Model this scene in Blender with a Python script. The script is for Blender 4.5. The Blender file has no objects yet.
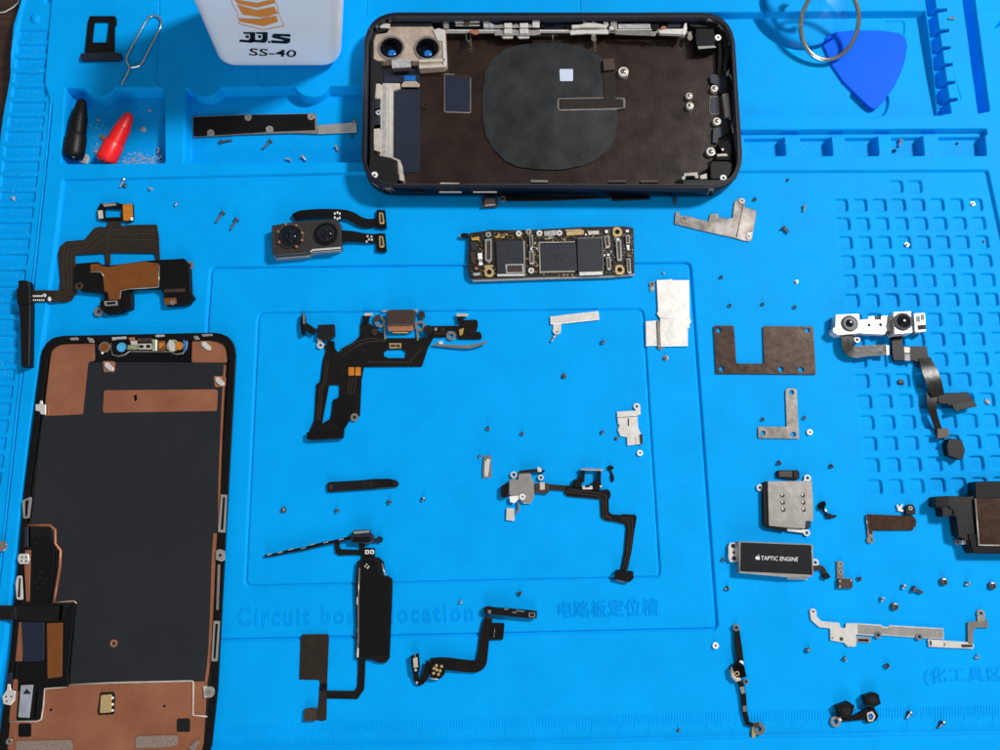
import bpy, bmesh, math, random
import numpy as np
from mathutils import Vector, Matrix
from mathutils.geometry import tessellate_polygon
R = random.Random(7)
SC = bpy.context.scene
COL = SC.collection
# ------------------------------------------------------------------ camera model (mm)
F = 760.0; TH = math.atan(.2156); DC = 294.0
cT, sT = math.cos(TH), math.sin(TH)
CAM = np.array([0.0, -DC * sT, DC * cT])
def ray(px, py):
    x = (px - 500) / F; y = (375 - py) / F
    return np.array([x, y * cT + sT, y * sT - cT])
def W(px, py, z=0.0):
    d = ray(px, py); t = (z - CAM[2]) / d[2]
    return (CAM[0] + d[0] * t, CAM[1] + d[1] * t)
def onplane(px, py, p0, n):
    d = ray(px, py); t = np.dot(np.array(p0) - CAM, n) / np.dot(d, n)
    return CAM + d * t
ZT = (0, 0, 1.0)
def Zm(ox=0, oy=0, k=1.0):
    global ZT; ZT = (ox, oy, k)
def P(s):
    if not isinstance(s, str):
        pts = s
    else:
        pts = [tuple(float(v) for v in t.split(',')) for t in s.split()]
    ox, oy, k = ZT
    return [(ox + p[0] / k, oy + p[1] / k) + tuple(p[2:]) for p in pts]
def rnd_poly(pts, r, n=5):
    if r <= 0: return list(pts)
    out = []; N = len(pts)
    for i in range(N):
        p = np.array(pts[i][:2], float); a = np.array(pts[i - 1][:2], float) - p; b = np.array(pts[(i + 1) % N][:2], float) - p
        la, lb = np.linalg.norm(a), np.linalg.norm(b)
        if la < 1e-9 or lb < 1e-9: continue
        a /= la; b /= lb
        ang = math.acos(max(-1, min(1, float(a @ b))))
        if ang > 3.0: out.append(tuple(p)); continue
        t = min(r / math.tan(ang / 2), la * .48, lb * .48)
        p0 = p + a * t; p1 = p + b * t
        for k in range(n + 1):
            u = k / n
            q = (1 - u) ** 2 * p0 + 2 * u * (1 - u) * (p * .9 + (p0 + p1) * .05) + u * u * p1
            out.append((float(q[0]), float(q[1])))
    return out
def rect(x0, y0, x1, y1): return [(x0, y0), (x1, y0), (x1, y1), (x0, y1)]

# ------------------------------------------------------------------ materials
MT = {}
def mat(key, col, rough=.5, metal=0., var=.25, nsc=900., bump=0., bsc=3000., spec=.5, col2=None, aniso=None, rvar=.0, wavy=0., trace=0.):
    m = bpy.data.materials.new(key); m.use_nodes = True
    nt = m.node_tree; b = nt.nodes['Principled BSDF']
    b.inputs['Roughness'].default_value = rough; b.inputs['Metallic'].default_value = metal
    b.inputs['Specular IOR Level'].default_value = spec
    tc = nt.nodes.new('ShaderNodeTexCoord'); mp = nt.nodes.new('ShaderNodeMapping')
    nt.links.new(tc.outputs['Object'], mp.inputs[0])
    if aniso: mp.inputs['Scale'].default_value = aniso
    n = nt.nodes.new('ShaderNodeTexNoise'); n.inputs['Scale'].default_value = nsc; n.inputs['Detail'].default_value = 5
    n.inputs['Roughness'].default_value = .65
    nt.links.new(mp.outputs[0], n.inputs['Vector'])
    cr = nt.nodes.new('ShaderNodeValToRGB')
    c2 = col2 or tuple(min(1, c * (1 + var)) for c in col); c1 = tuple(c * (1 - var) for c in col) if not col2 else col
    cr.color_ramp.elements[0].position = .34; cr.color_ramp.elements[1].position = .68
    cr.color_ramp.elements[0].color = (*c1, 1); cr.color_ramp.elements[1].color = (*c2, 1)
    nt.links.new(n.outputs['Fac'], cr.inputs[0]); nt.links.new(cr.outputs[0], b.inputs['Base Color'])
    if rvar:
        mr = nt.nodes.new('ShaderNodeMapRange'); mr.inputs[3].default_value = rough - rvar; mr.inputs[4].default_value = rough + rvar
        nt.links.new(n.outputs['Fac'], mr.inputs[0]); nt.links.new(mr.outputs[0], b.inputs['Roughness'])
    if bump:
        n2 = nt.nodes.new('ShaderNodeTexNoise'); n2.inputs['Scale'].default_value = bsc; n2.inputs['Detail'].default_value = 3
        nt.links.new(tc.outputs['Object'], n2.inputs['Vector'])
        bp = nt.nodes.new('ShaderNodeBump'); bp.inputs['Strength'].default_value = bump; bp.inputs['Distance'].default_value = .0001
        nt.links.new(n2.outputs['Fac'], bp.inputs['Height']); nt.links.new(bp.outputs[0], b.inputs['Normal'])
    if wavy:      # gently uneven sheet metal / film
        n3 = nt.nodes.new('ShaderNodeTexNoise'); n3.inputs['Scale'].default_value = 190; n3.inputs['Detail'].default_value = 2
        nt.links.new(tc.outputs['Object'], n3.inputs['Vector'])
        b3 = nt.nodes.new('ShaderNodeBump'); b3.inputs['Strength'].default_value = 1; b3.inputs['Distance'].default_value = wavy * .001
        nt.links.new(n3.outputs['Fac'], b3.inputs['Height'])
        if b.inputs['Normal'].is_linked: nt.links.new(b.inputs['Normal'].links[0].from_socket, b3.inputs['Normal'])
        nt.links.new(b3.outputs[0], b.inputs['Normal'])
    if trace:     # printed conductor lines showing through the film
        wv = nt.nodes.new('ShaderNodeTexWave'); wv.inputs['Scale'].default_value = 260; wv.inputs['Distortion'].default_value = .8; wv.inputs['Detail'].default_value = 1; wv.inputs['Detail Scale'].default_value = .4
        wv.bands_direction = 'X'
        nt.links.new(tc.outputs['Object'], wv.inputs['Vector']); wv.inputs['Scale'].default_value = 330
        b4 = nt.nodes.new('ShaderNodeBump'); b4.inputs['Strength'].default_value = trace; b4.inputs['Distance'].default_value = .00012
        nt.links.new(wv.outputs['Fac'], b4.inputs['Height'])
        if b.inputs['Normal'].is_linked: nt.links.new(b.inputs['Normal'].links[0].from_socket, b4.inputs['Normal'])
        nt.links.new(b4.outputs[0], b.inputs['Normal'])
    MT[key] = m; return m
mat('silicone', (.0003, .335, .84), .58, var=.06, nsc=45, bump=.3, bsc=2600, spec=.05, rvar=.1)
mat('wood', (.035, .016, .008), .5, var=.6, nsc=60, aniso=(1, 6, 1))
mat('black', (.0038, .0038, .0045), .42, var=.3, spec=.2)
mat('gloss', (.0025, .0025, .0032), .13, var=.3, rvar=.06)
mat('flex', (.0062, .0055, .0050), .30, var=.3, nsc=260, rvar=.08, spec=.3, wavy=.12)
mat('flexbrown', (.024, .0175, .013), .33, var=.15, nsc=200, rvar=.08, spec=.3, wavy=.12)
mat('graph', (.0115, .0138, .0185), .34, nsc=28, col2=(.0165, .0188, .024), spec=.4, rvar=.1, wavy=.10)
mat('pad', (.006, .0072, .0082), .42, nsc=75, bump=.2, bsc=1800, spec=.4, col2=(.022, .025, .0285), rvar=.1, wavy=.08)
mat('navy', (.007, .013, .030), .4, var=.15)
mat('rim', (.0045, .0075, .018), .26, metal=.0, var=.15, spec=.5)
mat('lip', (.055, .055, .058), .3, metal=.4, var=.4, nsc=900)
mat('gunmetal', (.050, .047, .044), .34, metal=.4, var=.15, nsc=500, wavy=.04)
mat('bright', (.80, .78, .74), .3, metal=.45, var=.12, nsc=600, wavy=.05)
mat('rimplastic', (.010, .010, .011), .45, var=.5, nsc=900, spec=.25)
mat('floor', (.017, .0072, .0042), .30, var=.35, nsc=90, bump=.25, bsc=2600, rvar=.1, trace=.08, wavy=.06)
mat('beige', (.50, .40, .32), .4, metal=.35, var=.22, nsc=350)
mat('cream', (.52, .48, .42), .45, metal=.1, var=.15, nsc=400)
mat('nickel', (.78, .755, .72), .34, metal=.45, var=.06, nsc=300, bump=.03, wavy=.11, rvar=.06)
mat('nickelgrey', (.44, .42, .39), .32, metal=.6, var=.08, nsc=300, bump=.03, wavy=.11, rvar=.06)
mat('steel', (.33, .30, .275), .28, metal=.65, var=.12, nsc=260, rvar=.08, bump=.03, wavy=.11)
mat('mottled', (.11, .095, .085), .36, metal=.5, nsc=130, rvar=.1, bump=.1, col2=(.36, .33, .31))
mat('darksteel', (.054, .032, .022), .28, metal=.45, var=.13, nsc=420, rvar=.1, bump=.08, wavy=.07)
mat('brownsteel', (.050, .022, .012), .28, metal=.4, var=.13, nsc=500, rvar=.1, wavy=.07)
mat('chrome', (.72, .68, .60), .16, metal=1., var=.1)
mat('ringsteel', (.58, .54, .47), .2, metal=1., var=.15)
mat('skyblue', (.06, .36, .66), .2, var=.3, nsc=300)
mat('goldwire', (.62, .54, .42), .2, metal=1., var=.1)
mat('screwdark', (.17, .17, .18), .26, metal=.8, var=.4, nsc=2500)
mat('screwlight', (.62, .60, .58), .25, metal=.8, var=.2, nsc=2500)
mat('brass', (.62, .40, .10), .3, metal=.5, var=.2)
mat('gold', (.66, .47, .22), .32, metal=.5, var=.25, nsc=1800)
mat('copperpale', (.58, .36, .27), .4, metal=.3, var=.15)
mat('copper', (.30, .105, .052), .34, metal=.35, nsc=55, col2=(.39, .155, .082), bump=.15, wavy=.05, rvar=.08)
mat('copperedge', (.42, .17, .09), .35, metal=.3, var=.15)
mat('orange', (.52, .17, .012), .4, var=.2, nsc=700)
mat('brownflex', (.17, .052, .006), .4, var=.14, nsc=250)
mat('brownconn', (.045, .026, .019), .42, var=.3, nsc=900)
mat('slate', (.019, .023, .031), .38, var=.12, nsc=400)
mat('pcb', (.010, .008, .006), .35, var=.5, nsc=1500)
mat('pcbgreen', (.25, .30, .17), .4, var=.4, nsc=1200)
mat('white', (.82, .82, .82), .45, var=.03)
mat('paperwhite', (.52, .60, .74), .5, var=.06)
mat('offgrey', (.36, .36, .37), .6, var=.35, nsc=900)
mat('windowgrey', (.30, .33, .39), .25, var=.2, nsc=200)
mat('tracebrown', (.045, .030, .020), .35, var=.2)
mat('padgrey', (.22, .17, .145), .75, var=.35, nsc=2000, bump=.4, bsc=4000)
mat('dust', (.40, .40, .39), .8, var=.3)
mat('rubberblack', (.005, .005, .0055), .45, var=.25, spec=.25)
mat('rubberred', (.78, .010, .012), .35, var=.05)
mat('lensblue', (.012, .15, .52), .15, var=.3, nsc=300)
mat('lensglass', (.004, .006, .012), .04, var=.2)
mat('ink', (.006, .007, .010), .5, var=.05, spec=.2)
mat('inkorange', (.85, .28, .015), .5, var=.05)
mat('inkwhite', (.75, .75, .76), .5, var=.05)
mat('inkgrey', (.0015, .0015, .002), .6, var=.05)
def special():
    m = mat('bottle', (.93, .935, .95), .22, var=.015, nsc=40)
    b = m.node_tree.nodes['Principled BSDF']; b.inputs['Subsurface Weight'].default_value = .85
    b.inputs['Subsurface Radius'].default_value = (.012, .012, .012); b.inputs['Coat Weight'].default_value = .3
    m = mat('pickblue', (.0003, .125, .92), .45, var=.04, nsc=80, spec=.05)
    b = m.node_tree.nodes['Principled BSDF']; b.inputs['Alpha'].default_value = .9
    # clear plastic: mostly see-through with a glossy skin
    m = bpy.data.materials.new('clear'); m.use_nodes = True; nt = m.node_tree
    for n in list(nt.nodes):
        if n.type != 'OUTPUT_MATERIAL': nt.nodes.remove(n)
    o = [n for n in nt.nodes if n.type == 'OUTPUT_MATERIAL'][0]
    tr = nt.nodes.new('ShaderNodeBsdfTransparent'); tr.inputs[0].default_value = (.985, .99, .995, 1)
    gl = nt.nodes.new('ShaderNodeBsdfGlossy'); gl.inputs['Roughness'].default_value = .32
    fr = nt.nodes.new('ShaderNodeFresnel'); fr.inputs[0].default_value = 1.18
    mx = nt.nodes.new('ShaderNodeMixShader')
    nt.links.new(fr.outputs[0], mx.inputs[0]); nt.links.new(tr.outputs[0], mx.inputs[1]); nt.links.new(gl.outputs[0], mx.inputs[2])
    nt.links.new(mx.outputs[0], o.inputs[0]); MT['clear'] = m
special()

# ------------------------------------------------------------------ repair mat relief (height field, mm)
GX0, GX1, GY0, GY1, GS = -262.0, 262.0, -160.0, 232.0, .28
nx = int((GX1 - GX0) / GS) + 1; ny = int((GY1 - GY0) / GS) + 1
gx = (GX0 + np.arange(nx) * GS).astype(np.float32); gy = (GY0 + np.arange(ny) * GS).astype(np.float32)
H = np.full((ny, nx), 1.2, np.float32)
TABLE_Z = -7.0
def sdf_apply(poly_px, r, fn, pad=3.0, world=None):
    poly = world if world is not None else [W(*p[:2]) for p in rnd_poly(poly_px, r)]
    a = np.array(poly, np.float32)
    x0, y0 = a.min(0) - pad; x1, y1 = a.max(0) + pad
    i0 = max(0, int((x0 - GX0) / GS)); i1 = min(nx, int((x1 - GX0) / GS) + 2)
    j0 = max(0, int((y0 - GY0) / GS)); j1 = min(ny, int((y1 - GY0) / GS) + 2)
    if i1 <= i0 or j1 <= j0: return
    X, Y = np.meshgrid(gx[i0:i1], gy[j0:j1])
    d2 = np.full(X.shape, 1e12, np.float32); ins = np.zeros(X.shape, bool)
    N = len(a)
    for k in range(N):
        ax, ay = a[k]; bx, by = a[(k + 1) % N]
        ex, ey = bx - ax, by - ay
        L = ex * ex + ey * ey
        if L < 1e-12: continue
        t = np.clip(((X - ax) * ex + (Y - ay) * ey) / L, 0, 1)
        dx = X - (ax + t * ex); dy = Y - (ay + t * ey)
        np.minimum(d2, dx * dx + dy * dy, out=d2)
        if ey != 0:
            c = ((ay > Y) != (by > Y)) & (X < (bx - ax) * (Y - ay) / ey + ax)
            ins ^= c
    sd = np.sqrt(d2); sd = np.where(ins, -sd, sd)
    H[j0:j1, i0:i1] = fn(H[j0:j1, i0:i1], sd)
def smooth(t):
    t = np.clip(t, 0, 1); return t * t * (3 - 2 * t)
def setlev(poly, r, z, ramp=1.0, world=None):
    def fn(h, sd):
        w = smooth(-sd / ramp); return h * (1 - w) + z * w
    sdf_apply(poly, r, fn, world=world)
def addlev(poly, r, dz, ramp=.8):
    sdf_apply(poly, r, lambda h, sd: h + dz * smooth(-sd / ramp))
def groove(poly, r, dz, w=.5):
    sdf_apply(poly, r, lambda h, sd: h + dz * np.exp(-(sd / w) ** 2))
def thinline(pts, wpx, dz):
    L = np.array(pts, float); out = []; back = []
    for i in range(len(L)):
        d = L[min(i + 1, len(L) - 1)] - L[max(i - 1, 0)]; d /= np.linalg.norm(d); n = np.array([-d[1], d[0]]) * wpx / 2
        out.append(tuple(L[i] + n)); back.append(tuple(L[i] - n))
    addlev(out + back[::-1], 0, dz, .55)
def circ(cx, cy, r, a0=0, a1=360, n=28):
    return [(cx + r * math.cos(math.radians(a0 + (a1 - a0) * k / n)), cy + r * math.sin(math.radians(a0 + (a1 - a0) * k / n))) for k in range(n + (0 if a1 - a0 == 360 else 1))]
# side strip with shallow ribs
setlev([(40, -60), (55, -60), (54, 0), (47, 84), (52, 100), (50, 140), (34, 290), (20, 400), (0, 590), (-28, 850), (-90, 850), (-25, 350), (-3, 140), (9, 70), (24, 0)], 0, .35, 1.2)
thinline([(53, 105), (49, 150), (34.5, 290), (20.5, 400), (0, 590), (-20, 760)], 3.0, -1.3)
def lx(y): return np.interp(y, [20, 35, 92, 150, 273, 390, 700], [20, 18, 12, 4, -10, -25, -70])
def rx(y): return np.interp(y, [20, 35, 50, 80, 92, 150, 273, 390, 700], [50, 50, 49, 46, 47.5, 41.5, 26.5, 13.5, -28])
yy = 35.4
while yy < 640:
    hgt = 5.0 + yy * .004
    addlev([(lx(yy - hgt), yy - hgt), (rx(yy - hgt), yy - hgt), (rx(yy + hgt), yy + hgt), (lx(yy + hgt), yy + hgt)], 1.6, -.95, .45)
    yy += 14.1 + (yy - 35) * .0085
addlev(circ(35.6, 19.6, 5.5), 0, .9, 1.6); addlev(circ(47.5, 1.5, 3.5), 0, -.9, .8)
# trays at the back
setlev([(66, 89), (166, 89), (167, 165), (62, 166)], 3, -4.2, 1.5)
setlev([(186, 89), (430, 86), (430, 163.5), (184, 165)], 3, -3.6, 1.5)
setlev(circ(100.5, 79.7, 20.2), 0, 1.2, .6); setlev(circ(206, 79.7, 20.2), 0, 1.2, .6); setlev(circ(312, 79.7, 20.2), 0, 1.2, .6)
thinline([(161.5, -40), (159.5, 40), (157, 80), (161, 87)], 1.6, -1.0)
thinline([(259, -40), (258, 75), (260, 84), (268, 88)], 1.6, -.8)
thinline([(367, -60), (367, 20)], 1.6, -.8); thinline([(579.5, -60), (579.5, 12)], 1.8, -.9)
setlev([(640, 14), (924, 12), (941, 117.5), (640, 119)], 1.5, -2.0, 1.5)
setlev([(918, -40), (928, -40), (950, 115), (938.5, 117)], 1, -3.6, 1.0)
for tx, ty in ((750, 45), (757, 122), (763, 185), (770, 247), (780, 313), (789, 376)):
    x = 730 + tx / 3.704; y = ty / 3.704
    setlev([(x - 4, y - 1.8), (x + 13, y - 2.2), (x + 13, y + .6), (x - 3, y + 4)], .5, -2.6, .5)
setlev([(955, -40), (968, -40), (988.5, 113), (976, 115.5)], 1.5, -5.0, 1.2)
setlev([(944, 45), (960, 100), (958, 104)], .5, .9, .5)
setlev(circ(1012, 38, 21), 0, -3.5, 1.2); setlev(circ(1000, 12, 17, 180, 360), 0, .5, .8); setlev([(1000, 82), (1030, 82), (1030, 96), (998, 92)], 2, -1.5, .8)
addlev(circ(871, 99, 21), 0, -1.1, .9); addlev(rect(884, 17, 908, 34), 5, -.5, .8)
for a, b in ((742, 784), (798, 831), (843, 877), (889, 922), (936, 984)):
    setlev([(a, 131), (b - 1, 130.5), (b + 1.5, 157.5), (a + 1, 158.5)], 2, -2.8, 1.2)
setlev([(735, 131), (985, 129.5), (986, 137), (735, 139)], 1, -1.3, 1.0)
# work field with nested location frames
setlev([(63, 180), (360, 173), (745, 171.5), (987, 170.5), (1003, 244), (1031, 440), (1064, 734), (1000, 735), (740, 739), (500, 746), (200, 751), (-22, 757), (6, 640), (30, 430), (45, 324), (56, 240)], 4, 0., 1.0)
F1 = [(211, 268), (690, 263), (717, 629), (186, 641)]; F2 = [(258, 313), (643, 309), (660, 577), (245, 586)]
addlev(F1, 5, -.3, .6); groove(rnd_poly(F1, 5), 0, -1.15, .42)
addlev(F2, 6, -.2, .6); groove(rnd_poly(F2, 6), 0, -.85, .36)
# key-pad like storage cells
c00, c07 = np.array(W(841, 205.2)), np.array(W(975.8, 204.6))
c140, c147 = np.array(W(874.8, 487)), np.array(W(1022, 484))
def cell(i, j, num=None):
    u = j / 7; v = i / 14
    c = c00 * (1 - u) * (1 - v) + c07 * u * (1 - v) + c140 * (1 - u) * v + c147 * u * v
    hw = 2.9
    wp = rnd_poly([(c[0] - hw, c[1] + hw), (c[0] + hw, c[1] + hw), (c[0] + hw, c[1] - hw), (c[0] - hw, c[1] - hw)], 1.3, 4)
    sdf_apply(None, 0, lambda h, sd: h - .9 * smooth(-sd / .42), world=wp)
for i in range(15):
    for j in range(8): cell(i, j)
cell(-1, 3); cell(-1, 4)
# mat outline
OUT = [(26, -30), (20.5, -1), (12, 27), (7, 80), (0, 118), (-14, 230), (-42, 500), (-78, 850)]
wo = [W(*p) for p in OUT] + [(GX1 - 8, W(-78, 850)[1]), (GX1 - 8, GY1 - 8), (W(26, -30)[0], GY1 - 8)]
def edgefn(h, sd):
    w = smooth(-sd / 1.4); return np.where(sd > 0, TABLE_Z - .6, h * w + (TABLE_Z - .6) * (1 - w))
sdf_apply(None, 0, edgefn, pad=900, world=rnd_poly(wo, 5))
def surf(px, py):
    x, y = W(px, py); i = int(round((x - GX0) / GS)); j = int(round((y - GY0) / GS))
    if 0 <= i < nx and 0 <= j < ny: return float(H[j, i])
    return 0.0
def build_mat():
    X, Y = np.meshgrid(gx, gy)
    co = np.stack([X, Y, H], -1).reshape(-1, 3).astype(np.float32) * .001
    idx = np.arange(nx * ny).reshape(ny, nx)
    q = np.stack([idx[:-1, :-1], idx[:-1, 1:], idx[1:, 1:], idx[1:, :-1]], -1).reshape(-1, 4)
    Hm = np.maximum.reduce([H[:-1, :-1], H[:-1, 1:], H[1:, 1:], H[1:, :-1]]).reshape(-1)
    q = q[Hm > TABLE_Z - .5]
    used = np.zeros(nx * ny, bool); used[q.ravel()] = True
    remap = np.cumsum(used) - 1
    co = co[used]; q = remap[q].astype(np.int32)
    me = bpy.data.meshes.new('repair_mat'); n = len(q)
    me.vertices.add(len(co)); me.vertices.foreach_set('co', co.ravel())
    me.loops.add(n * 4); me.loops.foreach_set('vertex_index', q.ravel())
    me.polygons.add(n); me.polygons.foreach_set('loop_start', np.arange(0, n * 4, 4, dtype=np.int32))
    me.polygons.foreach_set('use_smooth', np.ones(n, bool))
    me.update(calc_edges=True); me.materials.append(MT['silicone'])
    ob = bpy.data.objects.new('repair_mat', me); COL.objects.link(ob)
    ob['label'] = 'bright blue silicone repair mat with moulded trays, frames and cells under all the phone parts'
    ob['category'] = 'mat'
    return ob
MAT = build_mat()

# ------------------------------------------------------------------ building helpers
class Thing:
    pass
cur = None
def T(name, label, cat, px, py, base=None, group=None, solo=False, foot=None):
    """start a thing at a pixel of the photograph; base = height of the surface it lies on"""
    global cur
    if base is None:
        base = max(surf(*p) for p in (foot or [(px, py)]))
    t = Thing(); x, y = W(px, py, base); t.o = np.array([x, y, base]); t.base = base; t.solo = solo
    t.meta = (name, label, cat, group); t.ob = None
    if not solo:
        e = bpy.data.objects.new(name, None); COL.objects.link(e); e.empty_display_size = .005
        e.location = t.o * .001; t.ob = e; tagit(e, label, cat, group)
    cur = t; return t
def tagit(o, label, cat, group=None):
    o['label'] = label; o['category'] = cat
    if group: o['group'] = group
def link(name, verts, faces, m, parent=None, smoothf=False, bev=0., label=None, seg=1):
    """verts in mm, world -> mesh local to the current thing"""
    global cur
    me = bpy.data.meshes.new(name)
    me.from_pydata([((v[0] - cur.o[0]) * .001, (v[1] - cur.o[1]) * .001, (v[2] - cur.o[2]) * .001) for v in verts], [], faces)
    me.materials.append(MT[m]); bm = bmesh.new(); bm.from_mesh(me); bmesh.ops.recalc_face_normals(bm, faces=bm.faces)
    if smoothf:
        for f in bm.faces: f.smooth = True
    bm.to_mesh(me); bm.free()
    ob = bpy.data.objects.new(name, me); COL.objects.link(ob)
    if bev:
        b = ob.modifiers.new('edge', 'BEVEL'); b.width = bev * .001; b.segments = seg; b.limit_method = 'ANGLE'; b.angle_limit = math.radians(40)
    if cur.solo and cur.ob is None:
        cur.ob = ob; ob.location = cur.o * .001; ob.name = cur.meta[0]; tagit(ob, cur.meta[1], cur.meta[2], cur.meta[3])
    else:
        ob.parent = parent or cur.ob
    if label: ob['label'] = label
    return ob
def prism(loops_w, z0, z1, zfun=None):
    """loops in world xy (mm); first outer, others holes"""
    flat = [p for l in loops_w for p in l]; n = len(flat)
    verts = [(p[0], p[1], z0) for p in flat] + [(p[0], p[1], z1) for p in flat]
    faces = []
    if len(loops_w) == 1:
        faces.append(list(range(n))[::-1]); faces.append([n + i for i in range(n)])
    else:
        for t in tessellate_polygon([[Vector((p[0], p[1], 0)) for p in l] for l in loops_w]):
            faces.append(list(t)[::-1]); faces.append([n + i for i in t])
    s = 0
    for l in loops_w:
        k = len(l)
        for i in range(k):
            a = s + i; b = s + (i + 1) % k
            faces.append([a, b, n + b, n + a])
        s += k
    return verts, faces
def pl(name, pts, z0, z1, m, r=0, holes=(), bev=.1, parent=None, label=None, hr=0, seg=1):
    b = cur.base; k = ZT[2]
    L = [[W(p[0], p[1], b + z1) for p in rnd_poly(P(pts), r / k)]]
    for h in holes: L.append([W(p[0], p[1], b + z1) for p in rnd_poly(P(h), hr / k)])
    v, f = prism(L, b + z0, b + z1)
    return link(name, v, f, m, parent, bev=bev, label=label, seg=seg)
def pxmm(px, py, z=0):
    a = W(px - 1, py, z); c = W(px + 1, py, z); return (c[0] - a[0]) / 2
def ring(name, cx, cy, ro, z0, z1, m, ri=0, parent=None, bev=.06, n=28, label=None, sy=1.0):
    (p,) = P([(cx, cy)]); k = ZT[2]; b = cur.base
    c = W(p[0], p[1], b + z1); s = pxmm(p[0], p[1], b + z1) / k
    def loop(r): return [(c[0] + r * s * math.cos(2 * math.pi * i / n), c[1] + r * s * sy * math.sin(2 * math.pi * i / n)) for i in range(n)]
    v, f = prism([loop(ro)] + ([loop(ri)] if ri else []), b + z0, b + z1)
    return link(name, v, f, m, parent, bev=bev, label=label)
def dome(name, cx, cy, r, z0, h, m, parent=None):
    (p,) = P([(cx, cy)]); k = ZT[2]; b = cur.base
    c = W(p[0], p[1], b + z0 + h); s = pxmm(p[0], p[1], b + z0 + h) / k * r; n = 20; v = []; f = []
    rings = [(1, 0), (.92, .45), (.7, .78), (.4, .95), (.12, 1)]
    for (rr, hh) in rings:
        for i in range(n): v.append((c[0] + s * rr * math.cos(6.28318 * i / n), c[1] + s * rr * math.sin(6.28318 * i / n), b + z0 + h * hh))
    for q in range(len(rings) - 1):
        for i in range(n):
            j = (i + 1) % n; f.append([q * n + i, q * n + j, (q + 1) * n + j, (q + 1) * n + i])
    f.append([(len(rings) - 1) * n + i for i in range(n)]); f.append([i for i in range(n)][::-1])
    return link(name, v, f, m, parent, smoothf=True)
def ribbon(name, pts, w, t, m, parent=None, bev=.04, sub=3):
    """pts (x,y,z) in zoom coords, w width in zoom coords (number or list)"""
    b = cur.base; k = ZT[2]; pp = P(pts); n = len(pp)
    ws = w if isinstance(w, (list, tuple)) else [w] * n
    c = [np.array([*W(p[0], p[1], b + p[2]), b + p[2]]) for p in pp]
    sw = [ws[i] / k * pxmm(pp[i][0], pp[i][1], b + pp[i][2]) for i in range(n)]
    if sub > 1 and n > 2:     # rounded bends
        C, S = [np.array(x) for x in c], list(sw)
        for _ in range(3):
            C2, S2 = [C[0]], [S[0]]
            for a_, b_, u_, w_ in zip(C[:-1], C[1:], S[:-1], S[1:]):
                C2 += [.75 * a_ + .25 * b_, .25 * a_ + .75 * b_]; S2 += [.75 * u_ + .25 * w_, .25 * u_ + .75 * w_]
            C, S = C2 + [C[-1]], S2 + [S[-1]]
    else: C, S = c, sw
    v = []; f = []; N = len(C)
    for i in range(N):
        d0 = (C[i] - C[i - 1])[:2] if i > 0 else (C[1] - C[0])[:2]
        d1 = (C[i + 1] - C[i])[:2] if i < N - 1 else d0
        d0 = d0 / (np.linalg.norm(d0) + 1e-9); d1 = d1 / (np.linalg.norm(d1) + 1e-9)
        n0 = np.array([-d0[1], d0[0]]); n1 = np.array([-d1[1], d1[0]]); mm = n0 + n1; l = np.linalg.norm(mm)
        mm = mm / l if l > 1e-6 else n0
        sc = 1 / max(.6, float(mm @ n0)); o = mm * S[i] / 2 * sc
        for sgn, zt in ((1, 0), (-1, 0), (-1, t), (1, t)):
            v.append((C[i][0] + sgn * o[0], C[i][1] + sgn * o[1], C[i][2] + zt))
    for i in range(N - 1):
        a = i * 4; e = a + 4
        for q in range(4): f.append([a + q, a + (q + 1) % 4, e + (q + 1) % 4, e + q])
    f.append([3, 2, 1, 0]); a = (N - 1) * 4; f.append([a, a + 1, a + 2, a + 3])
    ob = link(name, v, f, m, parent, smoothf=True)
    mo = ob.modifiers.new('e', 'EDGE_SPLIT'); mo.split_angle = math.radians(38)
    return ob
def tube_w(name, C, r, m, parent=None, closed=False, n=8):
    """tube through world points (mm)"""
    C = [np.array(c, float) for c in C]; N = len(C); v = []; f = []
    for i in range(N):
        a = C[i - 1] if (i > 0 or closed) else C[i]; b = C[(i + 1) % N] if (i < N - 1 or closed) else C[i]
        d = b - a; d /= np.linalg.norm(d) + 1e-9
        up = np.array([0, 0, 1.]) if abs(d[2]) < .9 else np.array([1., 0, 0])
        s = np.cross(d, up); s /= np.linalg.norm(s); u = np.cross(s, d)
        rr = r[i] if isinstance(r, (list, tuple)) else r
        for k in range(n):
            A = 2 * math.pi * k / n; v.append(tuple(C[i] + s * rr * math.cos(A) + u * rr * math.sin(A)))
    for i in range(N if closed else N - 1):
        j = (i + 1) % N
        for k in range(n):
            q = (k + 1) % n; f.append([i * n + k, i * n + q, j * n + q, j * n + k])
    if not closed:
        f.append(list(range(n))[::-1]); f.append([(N - 1) * n + k for k in range(n)])
    return link(name, v, f, m, parent, smoothf=True)
def wire(name, pts, r, m, parent=None, closed=False):
    b = cur.base
    return tube_w(name, [(*W(p[0], p[1], b + p[2]), b + p[2]) for p in P(pts)], r, m, parent, closed)
_txt = {}
def textmesh(s, outline=0., spacing=1.0, bold=0.):
    key = (s, outline, spacing)
    cu = bpy.data.curves.new('t', 'FONT'); cu.body = s; cu.space_character = spacing; cu.size = 1
    cu.resolution_u = 3; cu.offset = bold
    if outline:
        cu.fill_mode = 'NONE'; cu.bevel_depth = outline; cu.bevel_resolution = 1
    o = bpy.data.objects.new('t', cu); COL.objects.link(o)
    dg = bpy.context.evaluated_depsgraph_get(); dg.update()
    me = bpy.data.meshes.new_from_object(o.evaluated_get(dg))
    V = np.array([v.co[:] for v in me.vertices]); Fc = [list(p.vertices) for p in me.polygons]
    bpy.data.objects.remove(o); bpy.data.curves.remove(cu); bpy.data.meshes.remove(me)
    return V, Fc
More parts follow.
